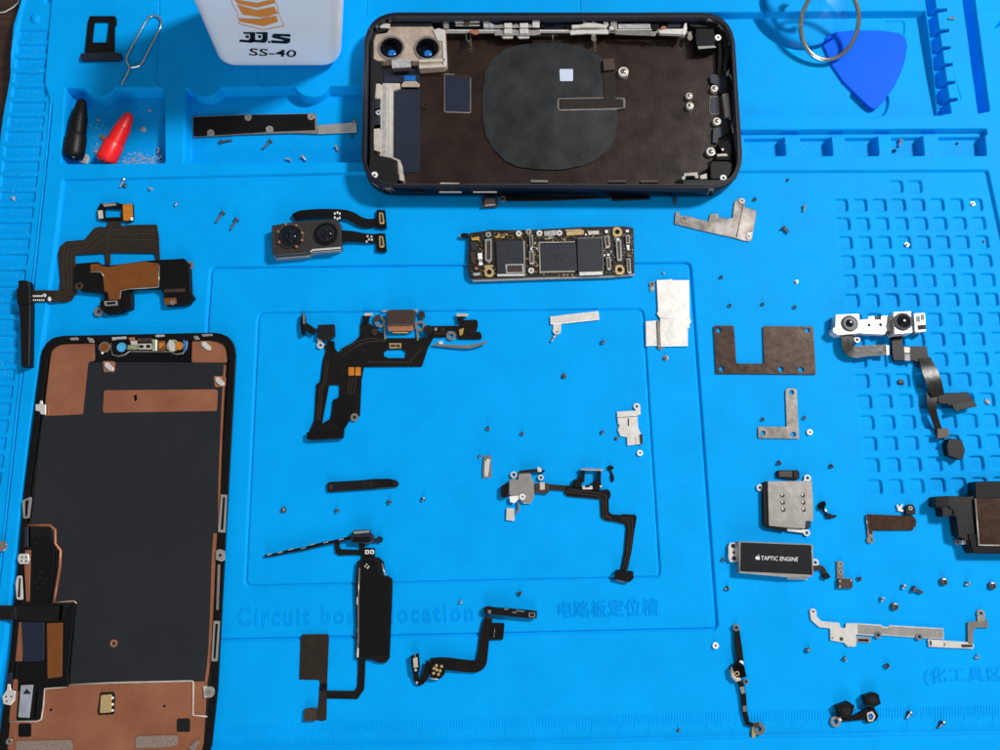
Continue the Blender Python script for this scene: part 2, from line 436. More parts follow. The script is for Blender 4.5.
def text(name, s, bl, br, tl, m, lift, plane=None, outline=0., spacing=1.0, parent=None, bold=0.):
    """text filling the box given by three photo pixels; plane = (p0, n) or None for horizontal at base+lift"""
    b = cur.base
    V, Fc = textmesh(s, outline, spacing, bold)
    if len(V) == 0: return None
    q = P([bl, br, tl])
    if plane is None: pw = [np.array([*W(p[0], p[1], b + lift), b + lift]) for p in q]; nrm = np.array([0, 0, 1.])
    else: nrm = np.array(plane[1], float); pw = [onplane(p[0], p[1], plane[0], nrm) + nrm * lift for p in q]
    mn, mx = V.min(0), V.max(0); u = (V[:, 0] - mn[0]) / (mx[0] - mn[0]); w = (V[:, 1] - mn[1]) / (mx[1] - mn[1])
    sz = np.linalg.norm(pw[1] - pw[0]) / (mx[0] - mn[0])
    out = pw[0] + np.outer(u, pw[1] - pw[0]) + np.outer(w, pw[2] - pw[0]) + np.outer(V[:, 2] * sz, nrm)
    return link(name, [tuple(x) for x in out], Fc, m, parent)
def facepoly(name, pts, m, plane, lift, parent=None):
    nrm = np.array(plane[1], float)
    v = [tuple(onplane(p[0], p[1], plane[0], nrm) + nrm * lift) for p in P(pts)]
    return link(name, v, [list(range(len(v)))], m, parent)

# ================================================================== SETTING
t = bpy.data.meshes.new('table'); z = TABLE_Z * .001
t.from_pydata([(-.9, -.7, z), (.9, -.7, z), (.9, .9, z), (-.9, .9, z)], [], [[0, 1, 2, 3]]); t.materials.append(MT['wood'])
to = bpy.data.objects.new('table', t); COL.objects.link(to); to['kind'] = 'structure'; to['label'] = 'dark brown wooden table top'

# writing moulded into the mat (children of the mat, which sits at the origin)
cur = Thing(); cur.o = np.zeros(3); cur.base = -.30; cur.solo = False; cur.ob = MAT
Zm()
text('moulded_lettering', 'Circuit board location', (238, 627), (474, 622), (238, 608), 'silicone', 0.05, outline=.027, spacing=1.25)
text('moulded_lettering', '电路板定位槽', (558, 619), (659, 616), (557.5, 601), 'silicone', 0.05, outline=.027, spacing=1.03)
cur.base = 0.
text('moulded_lettering', '(化工具区', (924, 686), (1003, 684), (923, 668), 'silicone', .02, outline=.022, spacing=1.15)
def ruler():
    v = []; f = []
    def yt(x): return np.interp(x, [220, 460, 740, 1000], [726, 719.5, 711.5, 705])
    n = 0; x = 217.0
    for i in range(-30, 300):
        x = 305 + i * 2.865
        if x < 214 or x > 1010: continue
        y0 = yt(x); L = 10 if i % 10 else 15
        if i % 5 == 0 and i % 10: L = 12.5
        a = W(x, y0); c = W(x + .12 * L / 10, y0 + L); hw = .13
        k = len(v)
        for (p, zz) in ((a, .11), (c, .11)):
            v.extend([(p[0] - hw, p[1], -.05), (p[0] - hw * .6, p[1], zz), (p[0] + hw * .6, p[1], zz), (p[0] + hw, p[1], -.05)])
        f.extend([[k, k + 1, k + 5, k + 4], [k + 1, k + 2, k + 6, k + 5], [k + 2, k + 3, k + 7, k + 6], [k, k + 3, k + 2, k + 1], [k + 4, k + 5, k + 6, k + 7]])
    link('ruler_scale', v, f, 'silicone')
    for i in range(8, 35):
        x = 305 + (i - 10) * 28.65
        if 0: pass
        y0 = yt(x) + 24.5
        if y0 < 0: continue
        wd = 3.3 if i < 10 else 6.5
        text('ruler_number', str(i), (x - wd / 2 - 2, y0), (x + wd / 2 - 2, y0 - .15), (x - wd / 2 - 2, y0 - 9), 'silicone', -.02, outline=.02)
ruler()

# ================================================================== LOOSE PARTS
# --- black SIM tray
Zm(0, 0, 5)
T('sim_tray', 'black SIM card tray with an open frame lying in the back left corner', 'SIM tray', 100, 38)
pl('card_frame', '448,80 575,80 580,92 580,122 572,128 570,262 425,262 440,110', .2, 1.0, 'black', 6, holes=['470,106 546,106 534,212 458,212'], hr=8)
pl('end_cap', '402,266 560,258 604,266 606,290 590,298 408,298 400,290', 0, 1.6, 'navy', 8)
# --- SIM eject pin
T('sim_eject_pin', 'bent silver wire SIM eject pin beside the black SIM tray', 'eject pin', 140, 48, solo=True)
pin = []
for k in range(13):
    a = math.radians(205 - 15 * k * 1.0); pin.append((777 + 38 * math.cos(a), 110 - 34 * math.sin(a), .6))
pin = [(608, 424, .6), (628, 385, .6), (652, 340, .6), (640, 322, .6), (630, 296, .6), (640, 270, .6), (690, 180, .6), (735, 96, .6), (755, 80, .6), (785, 78, .6), (805, 95, .6), (808, 125, .6), (790, 165, .6), (740, 260, .6), (708, 322, .6), (690, 332, .6), (656, 338, .8)]
for _ in range(2):
    q = [pin[0]]
    for a, c in zip(pin[:-1], pin[1:]):
        q.append(tuple(.75 * u + .25 * w_ for u, w_ in zip(a, c))); q.append(tuple(.25 * u + .75 * w_ for u, w_ in zip(a, c)))
    pin = q + [pin[-1]]
wire('sim_eject_pin', pin, .42, 'chrome')
# --- rubber plugs (lathe along a lying axis)
def plug(label, m, p0, p1, rmm):
    T('probe_cap', label, 'probe cap', (p0[0] + p1[0]) / 2, (p0[1] + p1[1]) / 2, base=surf(100, 130), group='ribbed rubber caps in the pen tray')
    b = cur.base
    A = np.array([*W(p0[0], p0[1], b + rmm), b + rmm]); B = np.array([*W(p1[0], p1[1], b + rmm), b + rmm])
    L = np.linalg.norm(B - A)
    prof = [(0, .30), (.02, .42), (.08, .52), (.2, .66), (.3, .76)]
    x = .3
    for k in range(7): prof += [(x, .80 + k * .012), (x + .022, .80 + k * .012), (x + .027, .745 + k * .012), (x + .04, .745 + k * .012)]; x += .045
    prof += [(x, .9), (x + .02, .96), (.7, 1.0), (.92, 1.0), (.97, .95)]
    ob = tube_w('body', [A + (B - A) * u for u, _ in prof], [rr * rmm for _, rr in prof], m, n=24)
    mo = ob.modifiers.new('e', 'EDGE_SPLIT'); mo.split_angle = math.radians(38)
    tube_w('end_ring', [A + (B - A) * .965, A + (B - A) * .985, A + (B - A) * 1.0], [.9 * rmm, .88 * rmm, .7 * rmm], m, n=24)
    tube_w('contact_pin', [A + (B - A) * .99, A + (B - A) * 1.012], [.16 * rmm, .16 * rmm], 'brass', n=10)
plug('black ribbed rubber probe cap lying in the left pen tray', 'rubberblack', (82, 100), (73.5, 157), 4.0)
plug('bright red ribbed rubber probe cap lying in the left pen tray', 'rubberred', (130, 114), (105, 162), 4.0)

# --- white bottle
Zm()
def bottle():
    T('solvent_bottle', 'white plastic bottle marked SS-40 standing at the back of the mat', 'bottle', 278, 62, base=1.2)
    b = cur.base
    yf = W(278, 69.5, b)[1]
    p0 = np.array([0, yf, 0]); n = np.array([0., -1., 0.])
    bl = onplane(219, 70, p0, n); tl = onplane(188, 0, p0, n); br = onplane(340.5, 70, p0, n); tr = onplane(343.5, 0, p0, n)
    def xl(z): return bl[0] + (tl[0] - bl[0]) * (z - b) / (tl[2] - b)
    def xr(z): return br[0] + (tr[0] - br[0]) * (z - b) / (tr[2] - b)
    depth = 34; v = []; f = []
    prof = [(0, 5.5), (.4, 3.6), (1.2, 2.0), (2.4, .8), (4.2, .15), (6, 0)] + [(z, 0) for z in (15, 25, 40, 55)] + [(60, 1), (64, 4), (67, 9)]
    nn = 0
    for (z, ins) in prof:
        x0, x1 = xl(b + z) + ins, xr(b + z) - ins; y0, y1 = yf + ins * .55, yf + depth - ins
        r = 6.5
        loop = rnd_poly([(x0, y0), (x1, y0), (x1, y1), (x0, y1)], r, 8); nn = len(loop)
        v += [(p[0], p[1], b + z) for p in loop]
    for q in range(len(prof) - 1):
        for i in range(nn):
            j = (i + 1) % nn; f.append([q * nn + i, q * nn + j, (q + 1) * nn + j, (q + 1) * nn + i])
    f.append(list(range(nn))[::-1]); f.append([(len(prof) - 1) * nn + i for i in range(nn)])
    body = link('body', v, f, 'bottle', smoothf=True)
    zc = b + 67; xm = (xl(zc) + xr(zc)) / 2; ym = yf + depth / 2
    tube_w('cap', [(xm, ym, zc - .5), (xm, ym, zc + 12), (xm, ym, zc + 13)], [9, 9, 8], 'white', n=32)
    plane = (p0, n); lf = .12
    Zm(180, 0, 5)
    for pts in ('232,-95 380,-62 466,-88 482,-48 392,-22 246,-54', '262,-40 392,-8 470,-34 486,-4 395,20 276,-10' if 0 else '258,-42 388,-10 470,-36 478,-10 392,14 268,-16',
                '285,-6 385,22 462,4 476,36 402,62 300,42', '296,84 392,92 484,80 490,108 418,130 298,106'):
        pass
    facepoly('orange_chevron', '256,-60 376,-28 470,-50 480,-22 384,0 262,-34', 'inkorange', plane, lf, body)
    facepoly('orange_chevron', '262,-10 282,-2 384,14 470,-6 478,14 384,38 290,18', 'inkorange', plane, lf, body)
    facepoly('orange_chevron', '284,22 384,50 470,32 488,64 404,86 312,72', 'inkorange', plane, lf, body)
    facepoly('orange_chevron', '294,90 394,94 482,78 490,108 418,130 300,108', 'inkorange', plane, lf, body)
    def oline(pts, w=3):
        pp = np.array([[float(a) for a in q.split(',')] for q in pts.split()])
        for i in range(len(pp) - 1):
            d = pp[i + 1] - pp[i]; d /= np.linalg.norm(d); nn_ = np.array([-d[1], d[0]]) * w / 2
            facepoly('orange_outline', [tuple(pp[i] - nn_), tuple(pp[i + 1] - nn_), tuple(pp[i + 1] + nn_), tuple(pp[i] + nn_)], 'inkorange', plane, lf + .02 + i * .004, body)
    oline('250,-40 262,20 288,66 296,118 416,148 520,128 492,62 420,86'); oline('492,62 482,10')
    # brand lettering: two hooked strokes, a dot and an S
    for dx in (0, 62):
        facepoly('brand_letter', [(318 + dx, 160), (376 + dx, 160), (376 + dx, 200), (362 + dx, 214), (296 + dx if dx == 0 else 352, 208), (300 + dx if dx == 0 else 356, 196), (340 + dx, 200), (350 + dx, 192), (350 + dx, 170), (316 + dx, 168)], 'ink', plane, lf, body)
        facepoly('brand_letter', [(326 + dx, 176), (344 + dx, 176), (344 + dx, 190), (330 + dx, 188)], 'ink', plane, lf + .03, body)
    facepoly('brand_letter', '440,204 452,204 452,214 440,214', 'ink', plane, lf, body)
    facepoly('brand_letter', '470,168 552,170 552,184 512,180 496,182 552,192 550,210 534,218 456,214 456,200 512,204 520,200 462,188 460,176', 'ink', plane, lf, body)
    text('size_marking', 'SS-40', (345, 276), (578, 286), (348, 240), 'ink', lf, plane=plane, parent=body, bold=.010)
    return
bottle()

# --- black backed long bracket in the tray
Zm(180, 0, 5)
T('long_cover_bracket', 'long black-faced metal bracket with a silver tongue lying in the tray under the white bottle', 'bracket', 255, 125, base=surf(250, 140))
pl('cover_plate', '62,582 330,572 676,566 682,575 684,650 690,668 560,664 300,672 66,686', .3, .9, 'steel', 3)
pl('black_film', '66,586 322,576 326,590 340,600 356,592 360,574 636,570 640,590 656,600 672,588 676,650 468,658 466,636 448,628 430,640 428,660 172,676 170,656 152,644 136,658 134,680 68,682', .9, 1.0, 'black', 2, bev=0)
pl('tongue', '682,626 862,612 866,598 880,598 886,660 690,670', .3, .8, 'nickelgrey', 4)
for x, y in ((340, 588), (655, 584), (152, 662), (446, 644)): ring('screw_eye', x, y, 17, .3, 1.1, 'screwlight', ri=7)
ring('screw_eye', 870, 606, 10, .3, 1.0, 'screwdark', ri=4)

# --- rear housing
Zm()
T('phone_rear_housing', 'opened black phone rear housing with its inside facing up and a round charging pad', 'phone housing', 552, 105, base=1.3)
OUTER = '365,12.3 733,12.6 744.5,188.5 360.5,187.5'
inner = '369,17 730.5,16.8 740,184 365,183.8'
INN = rnd_poly(P(inner), 28, 10)
def frame():
    b = cur.base
    o1 = [W(*p, b + 8) for p in rnd_poly(P(OUTER), 33, 12)]
    i1 = [W(*p, b + 8) for p in INN]
    v, f = prism([o1, i1], b + .6, b + 8)
    fr = link('frame', v, f, 'rim', bev=.8, seg=4)
    for p in fr.data.polygons: p.use_smooth = True
    i2 = [W(*p, b + 8) for p in rnd_poly(P('368.2,16.2 731.3,16 740.9,184.9 364.1,184.7'), 30, 12)]
    v, f = prism([i2, i1], b + 8.0, b + 8.12)
    link('sealing_lip', v, f, 'lip', bev=.03)
    o2 = [W(*p, b + 8) for p in rnd_poly(P('366,13.5 732,13.5 743,187 362,186.5'), 32, 10)]
    v, f = prism([o2], b, b + .7)
    link('back_glass', v, f, 'floor', bev=.3)
    return fr
FR = frame()
pl('inner_floor', '369,20 730,19 739,184 366,184', .75, 1.0, 'floor', 30, bev=0)
Zm(350, 0, 5)
# plastic band, left side
pl('plastic_band', '102,180 130,126 178,92 340,82 410,100 410,128 205,128 180,150 130,165 118,200 118,290 160,330 160,400 130,410 118,560 118,760 150,782 235,800 240,905 150,905 108,870 98,800', 1.0, 5.2, 'rimplastic', 6, bev=.2)
pl('corner_block', '100,790 226,800 232,800 236,918 150,918 90,870', 5.2, 6.6, 'rimplastic', 8)
ring('screw_ring', 122, 874, 17, 6.6, 7.0, 'white', ri=6)
pl('terminal', '150,112 200,118 200,140 150,138', 5.2, 5.6, 'nickel', 2)
# camera bracket
cb = pl('camera_bracket', '132,172 185,165 205,132 410,130 436,168 440,140 478,150 486,320 470,332 345,342 345,306 300,304 210,300 140,305 116,292 116,200', 1.0, 4.6, 'beige', 5,
   holes=[circ(206, 238, 60), circ(386, 240, 60)], bev=.15)
pl('bracket_rail', '416,150 442,140 474,150 484,322 466,322 462,205 436,200', 4.6, 5.2, 'nickel', 4)
pl('bracket_rail', '345,296 474,292 474,306 345,310', 4.6, 5.2, 'cream', 2); pl('bracket_rail', '345,326 484,320 484,334 345,342', 4.6, 5.0, 'cream', 2)
for cx, cy in ((206, 238), (386, 240)):
    a = ring('lens_collar', cx, cy, 67, 4.6, 5.0, 'steel', ri=57)
    ring('lens_tube', cx, cy, 58, 1.2, 4.7, 'gloss', ri=46)
    ring('lens_cover', cx + 2, cy + 4, 47, 1.2, 2.0, 'lensglass')
    dome('mat_through_hole', cx + 2, cy + 26, 24, 2.0, 1.0, 'lensblue')  # added blue dome standing in for mat colour seen through the hole
pl('microphone_chip', '205,298 300,294 305,334 210,340', 4.6, 5.2, 'offgrey', 3); pl('chip_edge', '205,336 305,330 305,346 215,352', 3.0, 4.4, 'brownconn', 2)
pl('cable_bridge', '165,348 348,342 350,410 166,412', 1.0, 2.0, 'navy', 3)
pl('window', '268,378 330,376 326,402 274,404', 2.0, 2.15, 'lensblue', 3); pl('cream_tab', '258,420 272,406 328,404 348,418 348,434 258,434', 2.0, 2.3, 'beige', 2)
# battery side rail
pl('side_rail', '132,414 250,416 252,440 216,452 214,785 250,800 262,830 268,905 245,900 238,806 205,790 150,780 128,760 150,740 152,640 150,545 152,500', 1.0, 2.4, 'cream', 4)
pl('rail_groove', '165,420 182,420 178,785 160,782', 2.4, 2.55, 'offgrey', 2); pl('rail_groove', '196,430 204,430 203,780 196,780', 2.4, 2.55, 'nickel', 2)
pl('rail_tab', '120,420 150,416 152,490 118,490', 2.4, 4.2, 'cream', 3); pl('rail_tab', '116,645 150,640 152,760 120,750', 2.4, 4.2, 'cream', 3)
pl('rail_notch', '104,500 148,498 152,540 106,545', 2.4, 3.4, 'navy', 4); pl('rail_notch', '104,585 148,580 150,620 104,625', 2.4, 3.4, 'navy', 4)
ring('screw_eye', 142, 562, 14, 3.4, 4.0, 'screwlight', ri=5)
pl('adhesive_strip', '216,450 350,438 350,842 334,862 266,862 250,800 214,785', 1.0, 1.2, 'navy', 3)
pl('tag_patch', '470,366 605,376 605,565 470,561', 1.0, 1.15, 'steel', 8); pl('tag_face', '475,371 600,381 600,560 475,556', 1.15, 1.25, 'navy', 6)
pl('tag_bridge', '524,370 605,374 605,388 530,388', 1.25, 1.3, 'darksteel', 0, bev=0)
ring('screw_boss', 375, 527, 16, 1.0, 1.5, 'darksteel', ri=7)
pl('side_clip', '450,912 545,914 550,926 450,926', 1.0, 5.5, 'cream', 2)
pl('side_clip', '245,860 268,870 268,905 246,900', 1.0, 4.5, 'cream', 2)
# charging pad
Zm()
pl('charging_pad', '482,96 485,72 493,58 505,49 520,44.5 538,42.5 562,42.5 580,46 592,51 604,59 613,78 617,100 618,122 615,138 607,151 596,160 582,166 560,170 538,169.5 518,167 505,161 493,149 486,136 483,120', 1.0, 1.5, 'pad', 2, bev=.1)
pl('white_label', '559.5,69 573,69 573,81 560,81', 1.5, 1.55, 'paperwhite', 1)
Zm(550, 0, 5)
pl('pad_cable_edge', '42,490 276,486 330,488 372,488 378,500 376,540 340,546 44,552 36,540 36,500', 1.5, 1.62, 'steel', 8); pl('pad_cable', '46,495 270,491 268,350 324,346 328,492 366,494 368,538 46,546', 1.62, 1.8, 'flexbrown', 4)
pl('cable_plug', '266,294 322,290 326,346 268,350', 1.8, 3.0, 'brownconn', 3)
for x, y, rr in ((368, 357, 27), (697, 478, 17), (701, 527, 19), (823, 441, 19), (836, 606, 21), (806, 758, 24)):
    s_ = ring('screw_post', x, y, rr * .95, 1.0, 2.6, 'bright', ri=0); dome('post_head', x + 1, y - 4, rr * .6, 2.6, .5, 'goldwire', parent=s_)
for x, y in ((219, 184), (700, 180), (592 - 1000, 186)):
    pl('spring_pin', [(x - 12, y - 22), (x + 8, y - 24), (x + 14, y + 14), (x, y + 24), (x - 12, y + 14)], 1.0, 4.5, 'chrome', 4)
# right hand parts
Zm(680, 10, 7.5)
pl('corner_module', '118,138 252,138 262,200 262,268 276,282 136,290 118,240', 1.0, 5.5, 'black', 8, bev=.2); pl('module_edge', '132,272 258,266 276,280 140,292', 5.5, 5.7, 'nickelgrey', 3)
pl('plastic_band', '60,110 110,80 240,78 330,130 372,190 378,330 352,420 340,470 330,440 342,360 330,260 318,200 290,160 262,130 120,128', 1.0, 4.8, 'rimplastic', 8, bev=.2)
ring('screw_ring', 286, 205, 24, 4.8, 5.3, 'white', ri=9)
ribbon('aerial_cable', [(292, 240, 3), (300, 300, 3), (298, 400, 2.6), (290, 480, 2)], 26, .4, 'gloss')
ribbon('aerial_cable', [(336, 250, 4), (342, 330, 4), (330, 420, 4)], 12, .4, 'rim')
pl('bracket_plate', '222,500 236,480 290,484 300,440 330,440 352,520 352,620 300,620 280,560 230,545', 1.0, 2.2, 'navy', 6)
wire('spring_contact', [(352, 500, 3), (350, 470, 4), (366, 450, 4.5), (362, 480, 4.5), (384, 500, 4.5), (392, 560, 4), (410, 590, 4), (414, 740, 3.5)], .3, 'nickelgrey')
pl('contact_tab', '368,214 382,216 380,260 368,258', 4.8, 5.4, 'nickelgrey', 2)
Zm(680, 90, 6.818)
pl('wall_contact', '290,25 320,20 340,180 310,182', 1.0, 3.5, 'nickelgrey', 3); pl('wall_contact', '318,22 330,20 350,200 338,205', 3.5, 3.8, 'steel', 2)
pl('adhesive_pill', '202,44 262,38 268,165 210,166 200,150', 1.0, 1.15, 'steel', 10); pl('pill_face', '206,48 258,43 264,160 212,161 205,148', 1.15, 1.25, 'navy', 8)
pl('bracket_plate', '226,258 280,254 282,180 330,190 326,296 284,320 258,330 256,362 222,358', 1.0, 2.0, 'navy', 5)
wire('spring_contact', [(356, 20, 3.5), (372, 100, 3.5), (380, 140, 3.5), (350, 150, 3)], .3, 'steel'); wire('spring_contact', [(352, 232, 3.5), (362, 290, 3.5)], .35, 'nickelgrey')
pl('pressure_vent', '205,500 230,484 330,486 352,500 364,540 350,580 300,606 210,608', 1.0, 5.6, 'black', 14, bev=.2)
pl('plastic_band', '262,350 330,340 350,380 345,480 250,478 246,440 290,420 270,390', 1.0, 4.6, 'gloss', 8)
pl('contact_tab', '250,436 318,432 330,450 255,452', 4.6, 5.0, 'nickelgrey', 3); ring('contact_dot', 291, 404, 8, 4.6, 5.0, 'white')
ring('screw_ring', 296, 598, 22, 5.6, 6.1, 'white', ri=9)
pl('side_clip', '30,565 118,560 128,600 106,604 98,584 40,586 34,612 14,612 10,590 24,588', 1.0, 5.0, 'nickelgrey', 4); pl('side_clip', '136,582 160,574 184,566 190,606 140,608', 1.0, 4.0, 'nickelgrey', 3)
pl('plastic_band', '20,612 300,612 350,590 390,520 404,400 424,400 420,500 390,590 330,640 190,648 20,640', 4.0, 6.4, 'rimplastic', 6)
# upper strip of shields and springs
Zm(440, 8, 8.333)
pl('ledge', '0,170 60,178 1000,178 2040,170 2040,203 1000,204 0,208', 3.5, 4.2, 'nickelgrey', 3); pl('ledge_lip', '60,178 1000,182 2040,172 2040,182 1000,192 60,188', 4.2, 4.6, 'bright', 2)
pl('upper_wall', '0,90 2000,80 2040,120 2040,165 1000,172 0,165', 1.0, 3.6, 'navy', 4)
pl('latch', '90,96 330,90 344,110 340,150 110,152 95,130', 3.6, 5.0, 'black', 5); pl('latch_bar', '120,105 330,98 330,118 130,126', 5.0, 5.5, 'bright', 3); pl('latch_bar', '130,136 330,136 330,150 130,150', 5.0, 5.3, 'nickelgrey', 2)
pl('latch_block', '196,104 246,102 248,136 200,138', 5.5, 6.0, 'brownconn', 3); pl('latch_end', '24,110 70,108 74,160 30,162', 3.6, 5.2, 'nickelgrey', 4)
pl('copper_tab', '250,180 320,178 330,205 300,224 255,205', 4.6, 5.0, 'copperedge', 5)
pl('curved_shield', '360,104 400,106 450,140 500,142 500,160 440,162 362,160', 3.6, 5.4, 'offgrey', 6)
pl('button_slot', '500,100 770,98 775,140 690,136 620,132 520,136', 5.0, 5.6, 'black', 3)
for (a, c) in ((535, 600), (665, 735)):
    pl('button_spring', [(a, 125), (c, 123), (c, 158), (a, 160)], 5.6, 6.4, 'bright', 4); pl('button_spring', [(a, 172), (c, 170), (c, 206), (a, 208)], 4.6, 6.0, 'bright', 4)
    pl('button_spring', [(a - 25, 234), (c + 15, 230), (c + 5, 248), (a - 5, 250)], 3.6, 4.4, 'bright', 3)
pl('spring_bridge', '455,142 520,136 620,138 620,110 645,110 648,140 760,134 830,130 830,160 700,158 600,162 455,162', 5.0, 5.6, 'nickelgrey', 4)
pl('spring_bridge', '455,188 830,182 840,215 800,224 455,224', 4.6, 5.2, 'nickelgrey', 4); pl('shield_end', '770,96 830,100 830,160 770,158', 5.6, 6.0, 'bright', 6)
pl('button_slot', '838,100 872,100 872,158 840,158', 3.6, 4.8, 'black', 3)
wire('spring_contact', [(938, 225, 4.2), (942, 275, 1.6)], .25, 'steel'); pl('spring_pin', '222,205 250,205 252,262 236,272 226,262', 1.0, 4.5, 'chrome', 4)
Zm(555, 8, 7.143)
pl('wall_strip', '0,80 75,80 75,125 0,128', 3.6, 4.0, 'navy', 2); pl('button_slot', '75,88 115,86 115,150 75,150', 3.6, 4.6, 'black', 4)
pl('button_spring', '118,120 180,118 230,104 300,108 372,122 370,138 300,132 190,132 120,140', 4.2, 6.0, 'bright', 5); pl('button_spring', '200,84 218,84 220,108 202,108', 4.2, 5.4, 'bright', 2); pl('button_spring', '262,84 286,84 288,102 264,102', 4.2, 5.2, 'bright', 2)
pl('spring_bridge', '108,162 380,150 384,182 230,180 110,188', 4.6, 5.4, 'bright', 5)
pl('shield_end', '345,96 378,92 384,128 350,130', 4.2, 5.6, 'offgrey', 6); pl('shield_block', '395,90 440,86 446,150 400,160', 4.2, 5.8, 'nickelgrey', 6)
pl('button_slot', '505,70 580,66 585,92 640,96 640,112 500,116', 4.2, 5.0, 'black', 3); pl('wall_strip', '450,112 680,110 684,146 452,148', 4.2, 5.0, 'offgrey', 4)
pl('wall_strip', '420,84 480,82 480,92 420,94', 4.2, 5.0, 'nickelgrey', 2); pl('wall_strip', '585,80 650,78 650,90 585,92', 4.2, 5.0, 'bright', 2)
pl('shield_block', '425,162 470,160 560,168 660,164 720,170 722,196 560,192 430,186', 4.6, 5.2, 'steel', 4)
ring('screw_eye', 402, 142, 14, 5.8, 6.2, 'bright'); ring('screw_eye', 700, 184, 17, 5.2, 5.6, 'nickelgrey', ri=7)
pl('button_slot', '690,90 740,86 744,150 700,160 690,130', 4.2, 5.0, 'black', 4)
pl('wall_strip', '800,80 900,78 900,136 804,140', 4.2, 4.8, 'navy', 4); ring('copper_dot', 778, 146, 22, 4.2, 5.2, 'copperedge')
pl('roller', '740,158 800,152 900,148 940,140 944,176 905,186 750,180', 4.6, 6.2, 'bright', 10); pl('roller_arm', '905,180 925,110 940,104 945,150 925,196', 4.6, 6.4, 'bright', 5)
# buttons on the long side wall
def sidebar(x0, x1, m):
    b = cur.base
    yw = W((x0 + x1) / 2, 187.5, b + 8)[1]
    a = W(x0, 190.5, b + 4.2)[0]; c = W(x1, 190.5, b + 4.2)[0]
    v = [(xx, yy_, zz) for xx in (a, c) for yy_ in (yw - .35, yw + .6) for zz in (b + 3.6, b + 4.7)]
    link('side_button', v, [[0, 1, 3, 2], [4, 6, 7, 5], [0, 4, 5, 1], [2, 3, 7, 6], [0, 2, 6, 4], [1, 5, 7, 3]], m, bev=.12)
sidebar(439, 462, 'nickelgrey'); sidebar(473, 497, 'nickelgrey'); sidebar(411, 426, 'black')
Zm(350, 120, 5)
for s_ in ('450,318 545,316 550,328 450,330', '612,318 715,320 722,330 612,331', '900,298 990,300 990,312 905,312'): pl('wall_clip', s_, 1.0, 5.4, 'steel', 3)
Zm(550, 120, 5)
for s_ in ('290,300 380,298 384,312 290,313', '450,298 540,300 545,312 452,313'): pl('wall_clip', s_, 1.0, 5.2, 'brownconn', 3)

# --- thin strip half under the housing
Zm(350, 120, 5)
T('aerial_strip', 'thin dark metal strip with a small socket peeking out under the rear housing', 'aerial strip', 560, 198)
pl('strip', '735,380 790,382 1000,380 1250,366 1500,370 1500,386 1250,390 1000,402 790,404', 0, .8, 'rimplastic', 3)
pl('socket', '658,388 735,382 738,430 662,434', 0, 1.5, 'brownconn', 3); pl('socket_shell', '672,392 726,390 728,424 674,428', 1.5, 1.7, 'steel', 3); ring('strip_eye', 762, 392, 16, .2, 1.0, 'steel', ri=7)
pl('ribbed_block', '1310,372 1502,370 1502,392 1312,400', 0, 1.2, 'black', 3)

# --- suction cup with pull ring, blue pick
Zm(730, 0, 3.704)
T('opening_pick', 'translucent blue triangular plastic opening pick with rounded corners beside the pull ring', 'opening pick', 866, 62, solo=True, base=-1.9)
pl('opening_pick', '345,166 360,134 390,118 450,112 560,112 628,122 650,138 658,165 650,220 634,268 610,318 572,372 548,398 532,404 512,392 470,352 420,302 380,244', .1, .9, 'pickblue', 12, bev=.3, seg=2)
Zm()
def suction():
    T('suction_cup', 'clear plastic suction cup with a metal pull ring at the back edge of the mat', 'suction cup', 807, 5, base=-2.0)
    b = cur.base; c = W(807, 4, b + 6)
    prof = [(17.9, 0), (17.9, .5), (15.5, 1.7), (12, 2.8), (8, 3.7), (4.4, 4.2), (4.2, 6.5), (3.6, 7.2), (.4, 7.3)]
    n = 48; v = []; f = []
    for r_, zz in prof:
        for i in range(n):
            yo = r_ * math.sin(6.28318 * i / n); v.append((c[0] + r_ * math.cos(6.28318 * i / n), c[1] + yo, b + .1 + zz + .23 * (yo + 17.9)))
    for q in range(len(prof) - 1):
        for i in range(n):
            j = (i + 1) % n; f.append([q * n + i, q * n + j, (q + 1) * n + j, (q + 1) * n + i])
    link('cup', v, f, 'clear', smoothf=True)
    cx, cy = W(827, 27, b + 6); pts = []
    for i in range(56):
        a = 6.28318 * i / 56; pts.append((cx + 12.1 * math.cos(a), cy + 13.2 * math.sin(a), b + 8.6 + 6.2 * math.sin(a)))
    tube_w('pull_ring', pts, .95, 'ringsteel', closed=True, n=12)
suction()

# --- earpiece speaker flex, top left
Zm(0, 140, 5)
T('earpiece_speaker', 'black earpiece speaker with orange film on a wide brown ribbon cable, left side', 'earpiece speaker', 105, 255)
pl('ribbon_cable', '540,400 590,400 612,430 640,424 784,422 794,480 800,600 780,600 772,566 552,564 552,620 528,624 522,566 376,574 380,700 382,760 360,800 320,812 300,812 296,750 300,700 288,570 300,530 330,506 420,498 470,440 500,432 530,436', .5, .8, 'flexbrown', 8)
ribbon('ribbon_tail', [(345, 781, .55), (300, 781, .8), (270, 781, 1.5), (220, 781, 1.7), (100, 781, 1.7)], 60, .3, 'flexbrown')
ribbon('trace_line', [(320, 740, .79), (316, 590, .79), (322, 530, .79), (350, 518, .79), (430, 516, .79), (490, 450, .79), (780, 452, .79)], 3, .03, 'tracebrown', sub=1)
ribbon('trace_line', [(340, 740, .79), (334, 590, .79), (340, 548, .79), (430, 534, .79), (500, 468, .79), (776, 470, .79)], 3, .03, 'tracebrown', sub=1)
ribbon('trace_line', [(360, 730, .79), (352, 590, .79), (360, 562, .79), (440, 552, .79), (510, 500, .79), (776, 500, .79)], 3, .03, 'tracebrown', sub=1)
ribbon('trace_line', [(556, 420, .79), (548, 470, .79), (536, 560, .79), (538, 610, .79)], 3, .03, 'tracebrown', sub=1)
